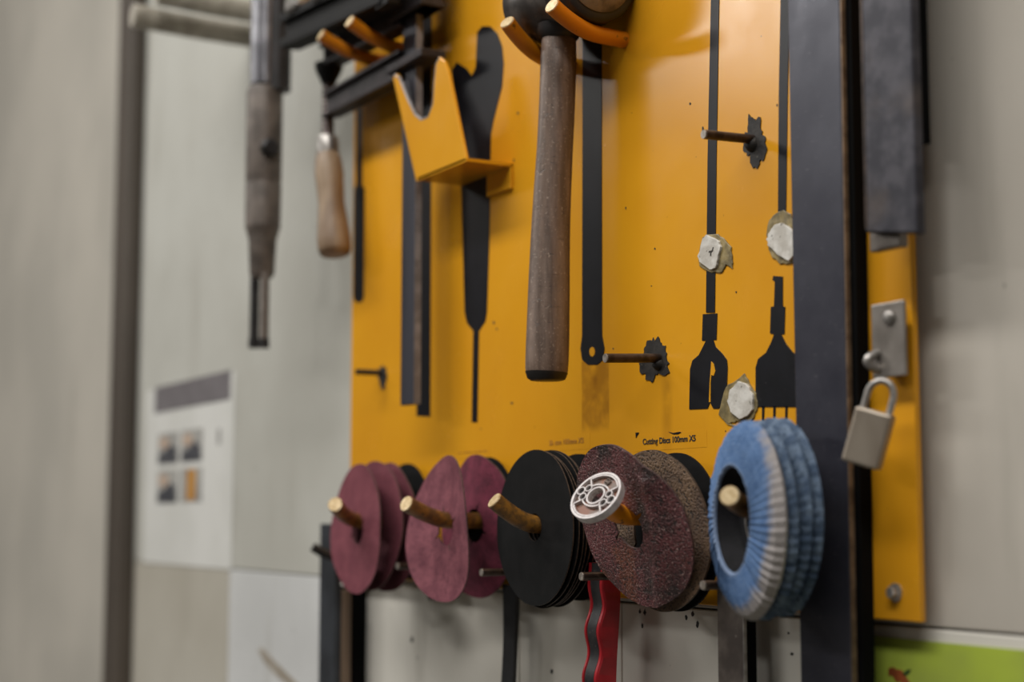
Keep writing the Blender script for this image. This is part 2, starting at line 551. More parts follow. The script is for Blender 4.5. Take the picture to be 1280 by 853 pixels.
# ------------------------------------------------------------------ the setting
YW = 0.012                        # front of the wall sheets
BZ0 = at(884, 757, 0).z           # lower edge of the yellow board
BX0, BX1 = xat(437), xat(1143, 0, 500)
ZS = at(292, 712, YW).z           # horizontal joint in the wall sheets
fl = obj('floor', MB().box((-7, -5.4, -0.1), (4, 0.2, 0)), 'floor', kind='structure')
obj('ceiling', MB().box((-7, -5.4, 3.3), (4, 0.2, 3.4)), 'room_paint', kind='structure')
obj('wall_left', MB().box((-7.1, -5.4, 0), (-7, 0.2, 3.3)), 'room_paint', kind='structure')
obj('wall_right', MB().box((4, -5.4, 0), (4.1, 0.2, 3.3)), 'room_paint', kind='structure')
obj('wall_front', MB().box((-7, -5.5, 0), (4, -5.4, 3.3)), 'room_paint', kind='structure')
wall = obj('wall_back', MB().box((-7, YW + 0.006, 0), (4, YW + 0.12, 3.3)), 'joint', kind='structure')
XP = xat(156, YW)                 # middle of the steel post
G = 0.0006


def panel(x0, x1, z0, z1, m):
    return obj('panel', MB().box((x0 + G, YW, z0 + G), (x1 - G, YW + 0.006, z1 - G)), m, wall, bevel=0.0008)


panel(-7, XP, 0, 3.3, 'wall_warm')
panel(XP, xat(800, YW), ZS, 3.3, 'wall_grey')
panel(xat(800, YW), 4, ZS, 3.3, 'wall_right')
lowx = [XP, xat(288, YW), xat(421, YW), xat(649, YW, 800), xat(777, YW, 800), xat(1040, YW, 800), 2.0, 4]
for i, m in enumerate(['wall_low_left', 'wall_white', 'wall_low', 'wall_low', 'wall_low', 'wall_low', 'wall_low']):
    panel(lowx[i], lowx[i + 1], 0, ZS, m)
# steel channel post at the left : two flanges with a shallow web between
pw = xat(170, YW) - xat(143, YW)
xp0 = xat(143, YW)
post = obj('trim_1', MB().box((xp0, YW - 0.012, 0), (xp0 + pw * 0.4, YW, 3.3)).box((xp0 + pw * 0.4, YW - 0.022, 0), (xp0 + pw, YW, 3.3)),
           'post', bevel=0.006, kind='structure')

# ------------------------------------------------------------------ the yellow tool board
board = thing('tool_board', ((BX0 + BX1) / 2, 0, BZ0), 'large yellow painted steel tool board with black tool silhouettes on grey wall', 'tool board')
obj('sheet', MB().box((BX0, 0, BZ0), (BX1, 0.004, 2.2)), 'yellow', board, bevel=0.0006)
for x, z in ((BX0 + 0.05, BZ0 + 0.08), (BX0 + 0.05, 2.05), (BX1 - 0.05, 2.05)):
    obj('spacer', MB().tube([(x, 0.004, z), (x, YW + 0.001, z)], 0.008), 'raw_steel', board)


def sil(pts, y=0.0004):
    return obj('tool_silhouette', MB().prism(px_poly(pts), -y, 0.0002), 'print_black', board)


sil([(525, -60), (540, -60), (538, 521), (521, 520)])                      # clamp bar
sil([(446, 135), (453, 134), (453, 232), (456, 236), (455, 372), (452, 378), (445, 378), (442, 372), (443, 236), (446, 232)])
# chisel shape
sil([(597, 40), (603, 33), (613, 33), (622, 42), (628, 58), (630, 80), (628, 108), (622, 132), (617, 152), (614, 168), (613, 215), (612, 300),
     (609, 390), (607, 402), (599, 414), (597, 528), (590, 528), (592, 414), (584, 404), (581, 390), (577, 230), (570, 130), (565, 88), (571, 78), (584, 86),
     (590, 95), (595, 84), (596, 60)])
# flat bar with a hanging hole
bar_s = sil([(729, -60), (752, -60), (753, 420), (756, 436), (754, 450), (747, 456), (735, 456), (728, 450), (726, 436), (728, 420)])
obj('hole', MB().prism(px_poly([(741 + 3.4 * math.cos(a * PI / 6), 440 + 6 * math.sin(a * PI / 6)) for a in range(12)]), -0.0006, 0), 'yellow', bar_s)
# two long scrapers
sil([(890, -40), (900, -40), (896, 200), (894, 391), (883, 391), (885, 200)])
s1 = sil([(879, 393), (897, 392), (896, 425), (892, 425), (895, 434), (903, 442), (909, 450), (910, 460), (909, 486), (905, 502), (899, 511), (892, 511), (888, 503), (885, 511), (862, 512), (863, 462),
     (866, 451), (874, 444), (879, 434), (883, 426), (878, 426)])
obj('scratch', MB().prism(px_poly([(890, 452), (893, 455), (895, 464), (893, 470), (890, 469), (889, 480), (889, 503), (887, 503), (888, 480)]), -0.0006, 0), 'yellow', s1)
sil([(977, -40), (988, -40), (985, 120), (983, 268), (973, 268), (974, 120)])
sil([(967, 345), (979, 346), (979, 383), (982, 384), (981, 418), (977, 418), (983, 430), (991, 440), (999, 446), (1003, 458), (1004, 509), (948, 509), (945, 500), (945, 460), (948, 449),
     (958, 441), (964, 429), (968, 418), (963, 417), (964, 384), (968, 383), (969, 352), (966, 350)])
for a in ((953, 956, 531), (967, 970, 538), (982, 985, 536)):
    sil([(a[0], 508), (a[1], 508), (a[1] - 1, a[2]), (a[0], a[2])])


def blob(cx, cy, rx, ry, n, jag, seed):
    rd = random.Random(seed)
    return [(cx + rx * math.cos(2 * PI * i / n) * (1 + rd.uniform(-jag, jag)), cy + ry * math.sin(2 * PI * i / n) * (1 + rd.uniform(-jag, jag))) for i in range(n)]


def rag(cx, cy, rx, ry, seed):
    out = []
    for i in range(56):
        a = 2 * PI * i / 56
        k = 1 + 0.42 * mnoise.noise(Vector((math.cos(a) * 1.6 + seed, math.sin(a) * 1.6, 1.5))) + 0.30 * mnoise.noise(Vector((math.cos(a) * 5 + seed, math.sin(a) * 5, 4.5)))
        out.append((cx + rx * k * math.cos(a), cy + ry * k * math.sin(a)))
    return out


def ragged(pts, j):
    rd_ = random.Random(len(pts) * 7)
    out = []
    for i, p_ in enumerate(pts):
        n_ = pts[(i + 1) % len(pts)]
        for t_ in (0, 0.33, 0.66):
            out.append((p_[0] + (n_[0] - p_[0]) * t_ + rd_.uniform(-j, j), p_[1] + (n_[1] - p_[1]) * t_ + rd_.uniform(-j, j)))
    return out


def patch(outer, core, mark=None):
    g = obj('glue_patch', MB().prism(px_poly(ragged(outer, 0.9)), -0.0009, 0.0002), 'glue', board, bevel=0.0005)
    c = obj('white_core', MB().prism(px_poly(ragged(core, 0.7), -0.001), -0.0024, 0), 'core', g, bevel=0.0004)
    return g, c


patch([(878, 300), (884, 293), (898, 293), (908, 299), (915, 309), (917, 326), (916, 336), (909, 331), (904, 341), (890, 341), (875, 332), (874, 322)],
      [(880, 299), (885, 294), (899, 300), (902, 308), (899, 325), (896, 336), (889, 337), (876, 328), (874, 321)])
obj('pen_mark', MB().prism(px_poly([(891, 309), (892, 309), (891, 314), (889, 316), (889, 320), (887.6, 320), (887.6, 315), (886, 316), (886, 314), (890, 313)], -0.0025), -0.0026, -0.002), 'ink', board)
patch([(962, 276), (972, 266), (981, 262), (990, 268), (994, 280), (995, 325), (988, 330), (976, 330), (966, 322), (962, 312), (959, 295)],
      [(964, 290), (970, 281), (980, 279), (990, 286), (996, 296), (995, 318), (987, 327), (974, 319), (962, 307), (960, 300)])
patch([(908, 484), (921, 476), (931, 467), (938, 478), (946, 492), (949, 508), (943, 522), (936, 530), (922, 527), (912, 530), (899, 518), (903, 502)],
      [(914, 488), (925, 477), (935, 480), (942, 493), (943, 512), (936, 521), (926, 524), (915, 516), (911, 502)])
obj('glue_trace', MB().prism(px_poly([(899, 518), (901, 517), (912, 529), (925, 534), (924, 535), (910, 531)]), -0.0006, 0.0002), 'glue', board)


def scorch(cx, cy, rx, ry, seed, name='scorch_mark', th=0.0006):
    obj(name, MB().prism(px_poly(rag(cx, cy, rx, ry, seed)), -th, 0.0002), 'scorch', board)


scorch(944, 178, 13, 29, 3)
scorch(819, 451, 16, 27, 5)
scorch(479, 471, 5, 13, 9)
rd = random.Random(31)
for i in range(26):                                     # chips in the paint
    x, y = rd.uniform(560, 975), rd.uniform(30, 545)
    r = rd.uniform(0.7, 1.7)
    obj('paint_chip', MB().prism(px_poly(blob(x, y, r * 0.8, r * rd.uniform(0.8, 1.8), 7, 0.4, i)), -0.0002, 0.0002), 'scorch', board)


def tip_cap(parent, p, d, r, m):
    d = Vector(d).normalized()
    return obj('bare_end', MB().lathe([(-0.0004, r * 1.0), (0.0006, r * 0.92)], p, d, 20), m, parent, smooth=30)


def straight_pin(tip, Ytip, r, m='rod_steel', tipm='rod_tip', rise=0.0):
    """round pin standing square off the board, its tip seen at the pixel `tip`"""
    t = at(tip[0], tip[1], Ytip)
    b = Vector((t.x, 0.001, t.z - rise))
    o = obj('pin', MB().tube([b, b.lerp(t, 0.5), t], r, 14), m, board, smooth=40)
    tip_cap(o, t, t - b, r, tipm)
    return o, b


straight_pin((880, 168), -0.036, 0.0028, rise=-0.001)
straight_pin((757, 448), -0.041, 0.0030, rise=-0.002)
straight_pin((446, 465), -0.024, 0.0026, 'tool_dark', 'tool_dark')
for b, rr in (((941, 180), 0.0052), ((824, 455), 0.0046)):
    p = at(b[0], b[1], 0)
    obj('weld', MB().lathe([(0, rr), (0.002, rr * 0.9), (0.004, rr * 0.6), (0.0045, rr * 0.3)], p, (0, -1, 0), 14), 'scorch', board, smooth=60)
for t, Y in (((497, 708), -0.042), ((602, 716), -0.046), ((727, 721), -0.048), ((879, 732), -0.044)):
    straight_pin(t, Y, 0.0027)


def hook(base, tip, Yt, r, bend, m, tipm='bare_end', name='hook', droop=0.0):
    """rod that leaves the board square and bends up to its tip; base, tip: world points"""
    mid = Vector((base.x + (tip.x - base.x) * bend, tip.y * bend, base.z - droop))
    base = base - Vector((0, 0, droop * 0.6))
    pts = [base] + bezier(base.lerp(mid, 0.55), mid, tip, 10)
    o = obj(name, MB().tube(pts, r, 18), m, board, smooth=40)
    tip_cap(o, pts[-1], pts[-1] - pts[-2], r, tipm)
    return o


def px_hook(bpx, tpx, Yt, r, bend, m='hook_yellow', droop=0.0):
    b = at(bpx[0], bpx[1], 0.001)
    t = at(tpx[0], tpx[1], Yt)
    return hook(b, t, Yt, r, bend, m, droop=droop)


px_hook((782, 44), (690, 7), -0.066, 0.0056, 0.66, droop=0.006)       # hammer hooks
px_hook((716, 76), (634, 28), -0.066, 0.0056, 0.66, droop=0.006)
px_hook((528, 66), (437, 27), -0.070, 0.0055, 0.6)       # clamp hooks
px_hook((497, 79), (401, 44), -0.072, 0.0055, 0.6)

# folded V notch bracket
YB = -0.040
front = px_poly([(491, 97), (495, 92), (499, 97), (508, 122), (518, 143), (526, 150), (535, 146), (541, 130), (543, 100), (544, 80), (549, 71), (555, 76), (560, 90), (583, 201), (520, 227)], YB)
br = thing('notched_bracket', (0, 0, 0), '', '')
bpy.data.objects.remove(br)
bb = at(520, 227, YB)
brf = obj('notched_bracket', MB().prism(front, YB, YB + 0.0028), 'yellow', board, bevel=0.0006)
e = 0.0025
xl, xr = at(522, 226, YB).x, at(583, 202, YB).x
zl = (at(520, 227, YB).z + at(583, 202, YB).z) / 2
for p in (at(520, 227, YB), at(583, 202, YB)):
    pass
obj('shelf', MB().add([(xl, YB, at(521, 226.5, YB).z), (xr, YB, at(583, 201.5, YB).z), (xr, 0, at(583, 201.5, YB).z), (xl, 0, at(521, 226.5, YB).z),
                       (xl, YB, at(521, 226.5, YB).z + e), (xr, YB, at(583, 201.5, YB).z + e), (xr, 0, at(583, 201.5, YB).z + e), (xl, 0, at(521, 226.5, YB).z + e)],
                      [(3, 2, 1, 0), (4, 5, 6, 7), (0, 1, 5, 4), (1, 2, 6, 5), (2, 3, 7, 6), (3, 0, 4, 7)]), 'yellow', brf)
zf = at(583, 201.5, YB).z
xf = xat(612, 0, 210)
obj('wall_flange', MB().box((xf, -0.0028, at(620, 244, 0).z), (xr, 0, zf + 0.002)), 'yellow', brf, bevel=0.0005)


notch = [(493, 94), (499, 98), (508, 122), (518, 143), (526, 150), (535, 146), (541, 130), (543, 100), (545, 80), (549, 72)]
obj('bare_edge', MB().tube([at(a_, b_, YB) + Vector((0, 0.001, 0)) for a_, b_ in notch], 0.0013, 8), 'edge_grey', brf, smooth=60)

# printed labels
def text_mesh(name, s, size, x, z, y, m, parent, width=None):
    cu = bpy.data.curves.new(name, 'FONT')
    cu.body = s
    cu.size = size
    cu.extrude = 0.0001
    cu.offset = 0.00010
    tmp = bpy.data.objects.new('tmp', cu)
    COL.objects.link(tmp)
    dg = bpy.context.evaluated_depsgraph_get()
    dg.update()
    me = bpy.data.meshes.new_from_object(tmp.evaluated_get(dg))
    bpy.data.objects.remove(tmp)
    xs = [v.co.x for v in me.vertices]
    k = (width / (max(xs) - min(xs))) if width else 1
    x0 = min(xs)
    me.transform(Matrix(((k, 0, 0, -x0 * k), (0, 0, -1, 0), (0, 1, 0, 0), (0, 0, 0, 1))))
    me.materials.clear()
    me.materials.append(M[m])
    o = bpy.data.objects.new(name, me)
    COL.objects.link(o)
    put(o, (x, y, z), parent)
    return o


def label(px0, px1, pyt, pyb, txt, ink, tpx0, tpx1, tpy, cap):
    a, b = at(px0, pyb, 0), at(px1, (pyb), 0)
    zt, zb = at((px0 + px1) / 2, pyt, 0).z, at((px0 + px1) / 2, pyb, 0).z
    l = obj('label_strip', MB().box((a.x, -0.00012, zb), (b.x, 0.0002, zt)), 'yellow', board)
    t0, t1 = at(tpx0, tpy, 0), at(tpx1, tpy, 0)
    text_mesh('lettering', txt, cap / 0.7, t0.x, t0.z, -0.0003, ink, l, t1.x - t0.x)
    return l


l1 = label(794, 884, 541, 562, 'Cutting Discs 100mm X5', 'ink', 804, 870, 556, 0.0037)
obj('torn_corner', MB().prism(px_poly([(795, 541), (799, 541), (795.5, 548)]), -0.0005, 0), 'print_black', l1)
obj('lifted_edge', MB().prism(px_poly([(836, 540), (842, 541.5), (850, 540), (852, 540.5), (848, 542.8), (842, 543)]), -0.0005, 0), 'print_black', l1)
label(660, 738, 545, 564, 'Sb con 100mm X5', 'ink_faded', 687, 730, 557, 0.0036)
l3 = label(560, 612, 556, 574, '-- ----- ---- --', 'ink_faded', 573, 609, 568, 0.003)

# hasp plate, fixing bolt
hz0, hz1 = at(1114, 472, -0.008).z, at(1114, 378, -0.008).z
hx0, hx1 = xat(1093, -0.008, 430), xat(1134, -0.008, 430)
hasp = obj('hasp', MB().box((hx0, -0.010, hz0), (hx1, -0.0078, hz1)), 'hasp_steel', board, bevel=0.0008)
obj('stand_off', MB().box((hx0 + 0.004, -0.008, hz1 - 0.018), (hx1 - 0.010, 0.0005, hz1 - 0.003)), 'raw_steel', hasp)
p = at(1112, 397, -0.01)
obj('rivet', MB().lathe([(-0.001, 0.0042), (0.0012, 0.004), (0.0022, 0.003), (0.0027, 0.0012)], p, (0, -1, 0), 20), 'chrome', hasp, smooth=60)
sp = at(1093, 452, -0.012)
stp = [Vector((sp.x + 0.003 - 0.004 * math.sin(PI * i / 12), 0.001 - 0.017 * math.sin(PI * i / 12), sp.z + 0.0055 * math.cos(PI * i / 12))) for i in range(13)]
obj('staple', MB().tube(stp, 0.0024, 12), 'chrome', hasp, smooth=50)
p = at(1120, 741, 0)
bo = obj('bolt', MB().lathe([(-0.001, 0.0048), (0.0010, 0.0048), (0.0014, 0.004)], p, (0, -1, 0), 20), 'chrome', board, smooth=30)
obj('bolt_head', MB().lathe([(0, 0.0034), (0.003, 0.0034), (0.0036, 0.0028)], p + Vector((0, -0.001, 0)), (0, -1, 0), 6), 'chrome', bo)

# ------------------------------------------------------------------ padlock
pc = at(1086, 548, -0.022)
to_cam = (CAM - pc)
ang = math.atan2(to_cam.y, to_cam.x) - math.radians(16)
fn = Vector((math.cos(ang), math.sin(ang), 0))        # body front normal
sd = Vector((-fn.y, fn.x, 0))                          # image right
R = Matrix((sd, -fn, Vector((0, 0, 1)))).transposed().to_4x4()
tilt = Matrix.Rotation(math.radians(17), 4, 'Y')
PM = Matrix.Translation(pc) @ R @ tilt
pad = thing('padlock', pc - Vector((0, 0, 0.018)), 'small square steel padlock hanging from the hasp plate', 'padlock')
w2, h2, t2 = 0.0098, 0.0145, 0.0050
obj('body', MB().box((-w2, -t2, -h2), (w2, t2, h2), mtx=PM), 'padlock', pad, bevel=0.0014)
sh = []
for i in range(19):
    a = PI * i / 18
    sh.append(PM @ Vector((-0.0068 * math.cos(a), 0, h2 + 0.0078 + 0.0080 * math.sin(a))))
sh = [PM @ Vector((-0.0068, 0, h2 - 0.003))] + sh + [PM @ Vector((0.0068, 0, h2 - 0.003))]
obj('shackle', MB().tube(sh, 0.0018, 12), 'chrome', pad, smooth=40)
obj('keyway', MB().box((-0.003, -0.003, -h2 - 0.0006), (0.003, 0.003, -h2 + 0.001), mtx=PM), 'tool_dark', pad)

# ------------------------------------------------------------------ big steel straightedge and the bar beside it
se = thing('straightedge', (xat(1030, 0, 700), -0.01, 1.2), 'long blue-black steel straightedge standing in front of the yellow board right of the blue discs', 'straightedge')


def slant_bar(name, m, parent, top, bot, Y, th, ytop=-120, ybot=960, bev=0.0006):
    a, b = at(top[0], ytop, Y), at(top[1], ytop, Y)
    c, d = at(bot[1], ybot, Y), at(bot[0], ybot, Y)
    zt, zb = (a.z + b.z) / 2, (c.z + d.z) / 2
    return obj(name, MB().prism([(a.x, zt), (b.x, zt), (c.x, zb), (d.x, zb)], Y, Y + th), m, parent, bevel=bev)


slant_bar('blade', 'blue_steel', se, (982, 1047), (1003, 1066), -0.0130, 0.0040)
slant_bar('reflection_strip', 'edge_reflection', se, (1047.2, 1049.2), (1066.2, 1068.2), -0.0126, 0.0030, bev=0)  # brown strip paints the board's reflection onto the blade's side
slant_bar('gap_shadow', 'steel_and_shade_black', se, (1008, 1061), (1028, 1081), -0.0089, 0.0084)  # added black strip standing in for the shadow gap beside the blade
b2 = thing('steel_bar', (xat(1112, -0.02, 200), -0.02, at(1112, 296, -0.024).z), 'mottled dark steel bar ending above the padlock, right of the straightedge', 'bar')
zb = at(1112, 296, -0.026).z
x0, x1 = xat(1079, -0.026, 200), xat(1144, -0.026, 200)
zl0, zl1 = at(1080, 291, -0.026).z, at(1143, 293, -0.026).z
obj('face_plate', MB().prism([(x0, zl0), (x1, zl1), (x1, 2.15), (x0, 2.15)], -0.026, -0.020), 'mottled_steel', b2, bevel=0.0012)
obj('worn_edge', MB().box((x0 + 0.0003, -0.0263, zl0 + 0.0015), (x0 + 0.0024, -0.0255, 2.14)), 'rod_steel', b2, bevel=0.0003)
zb2 = at(1100, 314, -0.018).z
obj('rear_plate', MB().box((xat(1086, -0.0195, 280), -0.0195, zb2), (xat(1124, -0.0195, 280), -0.0135, 2.12)), 'raw_steel', b2, bevel=0.001)
obj('rear_block', MB().box((x0 + 0.003, -0.0134, zb + 0.05), (x1 - 0.016, -0.0005, 2.1)), 'steel_and_shade_black', b2)

# ------------------------------------------------------------------ club hammer
YH = -0.0310
A = at(670, 13, YH)
B = at(748, -22, YH)
B.z = A.z
RH = 0.0285
ham = thing('hammer', at(683, 480, -0.035), 'club hammer with worn brown wooden handle hanging head up on two yellow hooks', 'hammer')
L = (B - A).length
ax = (B - A).normalized()
obj('head', MB().lathe([(-0.004, RH * 0.80), (0.0, RH * 0.93), (0.003, RH), (L * 0.30, RH), (L * 0.36, RH * 0.93), (L * 0.42, RH * 0.84), (L * 0.58, RH * 0.84),
                        (L * 0.64, RH * 0.93), (L * 0.70, RH)], A, ax, 48), 'hammer_head', ham, smooth=50)
obj('striking_ring', MB().lathe([(L * 0.69, RH * 1.0), (L * 0.71, RH * 1.06), (L * 0.97, RH * 1.06), (L * 1.0, RH * 1.0), (L * 1.005, RH * 0.86)], A, ax, 48), 'hammer_rubber', ham, smooth=50)
obj('striking_face', MB().lathe([(L * 0.9, RH * 0.86), (L * 1.015, RH * 0.86), (L * 1.04, RH * 0.72), (L * 1.055, RH * 0.4), (L * 1.058, RH * 0.05)], A, ax, 48), 'hammer_face', ham, smooth=60)
ctr = A.lerp(B, 0.5)
hx = ctr.x
top = at(699, 40, YH)
botm = at(682, 474, YH - 0.010)
botm.x = botm.x
pth, rads = [], []
prof = [(0, 0.0118), (0.03, 0.0122), (0.08, 0.0127), (0.2, 0.0126), (0.35, 0.0126), (0.55, 0.0134), (0.75, 0.0144), (0.9, 0.0149), (0.97, 0.0148), (0.99, 0.0142), (1.0, 0.0128)]
for i in range(41):
    t = i / 40
    for (t0, r0), (t1, r1) in zip(prof, prof[1:]):
        if t0 <= t <= t1:
            rads.append(r0 + (r1 - r0) * (t - t0) / (t1 - t0))
            break
    q = top.lerp(botm, t)
    q.x += 0.0016 * math.sin(t * 2.6 * PI) * 0.6
    pth.append(q)
pth = [top + Vector((0, 0, 0.03))] + pth
rads = [0.0115] + rads
obj('handle', MB().tube(pth, rads, 28, sx=0.90), 'hammer_handle', ham, smooth=50)
obj('dark_end', MB().tube([pth[-1].lerp(pth[-2], 0.75), pth[-1], pth[-1] - Vector((0, 0, 0.0012))], [rads[-2] + 0.0001, rads[-1] + 0.0003, rads[-1] - 0.002], 28, sx=0.90), 'hammer_rubber', ham, smooth=50)  # thin dark band around the lower end of the handle
obj('collar', MB().tube([top + Vector((0, 0, 0.004)), top, top - Vector((0, 0, 0.003)), top - Vector((0, 0, 0.006))], [0.0165, 0.0155, 0.0142, 0.012], 24), 'hammer_rubber', ham, smooth=60)

# ------------------------------------------------------------------ bar clamps
YC = -0.030


def ibeam(name, m, parent, tl, tr, br_, bl, Y, th, rim=0.0035):
    """cast jaw arm: web plate with raised rims above and below; pixel corners on plane Y"""
    q = [at(p[0], p[1], Y) for p in (tl, tr, br_, bl)]
    o = obj(name, MB().prism([(p.x, p.z) for p in q], Y + th * 0.3, Y + th * 0.7), m, parent)
    (a, b, c, d) = q
    for u, v_, s_ in ((a, b, -1), (d, c, 1)):
        obj('rim', MB().prism([(u.x, u.z), (v_.x, v_.z), (v_.x, v_.z + s_ * rim), (u.x, u.z + s_ * rim)], Y, Y + th), m, o, bevel=0.0008)
    return o


cl = thing('bar_clamp', at(512, 505, YC), 'steel bar clamp with cast arms and turned wooden handle on two yellow hooks', 'clamp')
xb0, xb1 = xat(501, YC, 400), xat(517, YC, 400)
zb = at(510, 506, YC).z
obj('bar', MB().box((xb0, YC, zb), (xb1, YC + 0.007, 2.12)), 'bar_steel', cl, bevel=0.0006)
obj('bright_edge', MB().box((xb1 - 0.0001, YC + 0.0006, zb), (xb1 + 0.0004, YC + 0.0064, 2.11)), 'edge_grey', cl)
YA = YC - 0.005
lo_arm = ibeam('sliding_arm', 'cast_iron', cl, (402, 116), (498, 61), (498, 97), (402, 146), YA, 0.017)
q0, q1 = at(487, 97, YA), at(529, 60, YA)
obj('sliding_head', MB().box((q0.x, YA - 0.001, q0.z + 0.004), (q1.x, YA + 0.019, q1.z)), 'cast_iron', cl, bevel=0.002)
obj('head_rim', MB().box((q0.x - 0.001, YA - 0.003, q1.z - 0.004), (q1.x + 0.001, YA + 0.02, q1.z)), 'cast_iron', cl, bevel=0.001)
obj('head_rim', MB().box((q0.x - 0.001, YA - 0.003, q0.z + 0.002), (q1.x + 0.001, YA + 0.02, q0.z + 0.006)), 'cast_iron', cl, bevel=0.001)
up_arm = ibeam('fixed_arm', 'cast_iron', cl, (398, 56), (500, -4), (500, 32), (398, 84), YA, 0.017)
q0, q1 = at(490, 30, YA), at(529, -40, YA)
obj('fixed_head', MB().box((q0.x, YA - 0.001, q0.z), (q1.x, YA + 0.019, q1.z + 0.05)), 'cast_iron', cl, bevel=0.002)
obj('head_rim', MB().box((q0.x - 0.001, YA - 0.003, q0.z), (q1.x + 0.001, YA + 0.02, q0.z + 0.004)), 'cast_iron', cl, bevel=0.001)
sx_, sy_ = 411, YA + 0.0085
s_top, s_bot = at(sx_, 88, sy_), at(sx_, 170, sy_)
n = 56
pts, rr = [], []
for i in range(n + 1):
    pts.append(s_top.lerp(Vector((s_top.x, sy_, s_bot.z)), i / n))
    rr.append(0.0062 if i % 4 < 2 else 0.0048)
obj('screw', MB().tube(pts, rr, 14), 'thread', cl, smooth=60)
obj('swivel_pad', MB().lathe([(0, 0.013), (0.004, 0.013), (0.009, 0.011), (0.016, 0.0075), (0.02, 0.006)], s_top + Vector((0, 0, 0.006)), (0, 0, -1), 24), 'cast_black', cl, smooth=40)
zf0 = s_bot.z
obj('ferrule', MB().lathe([(0, 0.0085), (0.002, 0.0095), (0.014, 0.0105), (0.016, 0.0105)], (s_top.x, sy_, zf0), (0, 0, -1), 24), 'chrome', cl, smooth=40)
hl = zf0 - 0.0155 - at(418, 319, sy_).z
hdx = at(419, 319, sy_).x - s_top.x
obj('handle', MB().tube([Vector((s_top.x + hdx * t, sy_, zf0 - 0.0155 - hl * t)) for t in (0, .06, .2, .35, .5, .7, .85, .95, .99, 1.0)],
                        [0.0098, 0.0118, 0.0132, 0.0124, 0.0118, 0.0138, 0.0152, 0.0150, 0.0135, 0.011], 28), 'clamp_wood', cl, smooth=50)

YK = -0.064
c2 = thing('bar_clamp', at(400, 40, YK), 'black iron clamp arm above the wooden-handled clamp, at the top edge', 'clamp')
ibeam('arm', 'cast_black', c2, (349, 18), (474, -44), (474, 4), (349, 60), YK, 0.02, 0.008)
q = at(474, 4, YK)
obj('bar', MB().box((q.x - 0.012, YK + 0.002, q.z - 0.002), (q.x + 0.012, YK + 0.012, 2.15)), 'cast_black', c2)
for t in (360, 392):
    q0, q1 = at(t, 2 + (372 - t) * 0.45 + 12, YK), at(t + 16, -30, YK)
    obj('pad', MB().box((q0.x, YK - 0.004, q0.z), (q0.x + 0.03, YK + 0.0195, q1.z)), 'chrome', c2, bevel=0.003)

# ------------------------------------------------------------------ air tool on two grey pegs at the far left
YT = -0.050
tx = at(329, 250, YT).x
tool = thing('air_hammer', (tx, YT, at(329, 434, YT).z), 'grey air hammer with twin chisel rods hanging on grey round pegs', 'air tool')
zz = lambda py, x=329: at(x, py, YT).z
dpt = proj((tx, YT, zz(250)))[2]
rp = lambda wpx: wpx * dpt / F / 2
prof = [(at(331, -60, YT).z, rp(38)), (zz(108), rp(38)), (zz(112), rp(41)), (zz(118), rp(45)), (zz(226), rp(45)), (zz(229), rp(43)), (zz(233), rp(45)), (zz(284), rp(44)),
        (zz(294), rp(38)), (zz(300), rp(35)), (zz(342), rp(31)), (zz(347), rp(25))]


def zl_(name, pr, m):
    return obj(name, MB().tube_prof([(Vector((tx, YT, z)), r) for z, r in pr], Vector((0, 0, -1)), 36), m, tool, smooth=40)


zl_('barrel', prof[:2], 'tool_steel')
zl_('sleeve', prof[2:8], 'tool_sleeve')
zl_('nose', prof[7:], 'tool_sleeve')
for dx, m, wpx in ((-4.0, 'tool_dark', 12), (8.5, 'tool_sleeve', 11)):
    p0, p1 = at(323 + dx, 340, YT), at(322 + dx, 434, YT)
    r = obj('chisel_rod', MB().tube([Vector((p0.x, YT, p0.z)), Vector((p0.x, YT, p1.z))], rp(wpx), 16), m, tool, smooth=40)
    obj('rod_end', MB().tube([Vector((p0.x, YT, p1.z + 0.008)), Vector((p0.x, YT, p1.z - 0.001))], rp(wpx + 2), 16), 'tool_dark', r, smooth=40)
kp = at(347, 180, YT)
obj('trigger', MB().lathe([(0, 0.009), (0.012, 0.009), (0.015, 0.006)], (tx + 0.009, YT, kp.z), (1, -0.1, 0), 20), 'tool_dark', tool, smooth=40)
obj('barrel_shade', MB().tube([(tx + 0.008, YT + 0.010, zz(116)), (tx + 0.008, YT + 0.010, zz(40)), (tx + 0.008, YT + 0.010, zz(-50))], 0.0125, 24), 'tool_dark', tool, smooth=40)  # added dark tube standing in for the shaded right half of the barrel
for t, Yt, r, lb in (((166, 19), -0.125, 0.0125, 'lower, longer grey round steel peg sticking out of the wall beside the air hammer'),
                     ((196, -9), -0.110, 0.0125, 'upper grey round steel peg beside the air hammer, cut by the top edge')):
    p = at(t[0], t[1], Yt)
    pegs = thing('wall_peg', Vector((p.x, YW, p.z - r)), lb, 'peg', 'grey pegs beside the air hammer')
    o = obj('rod', MB().tube([p + Vector((0, YW - Yt + 0.001, -0.004)), p + Vector((0, (YW - Yt) * .5, -0.003)), p], r, 24), 'grey_peg', pegs, smooth=40)
    tip_cap(o, p, (0, -1, 0.02), r * 0.98, 'grey_peg')

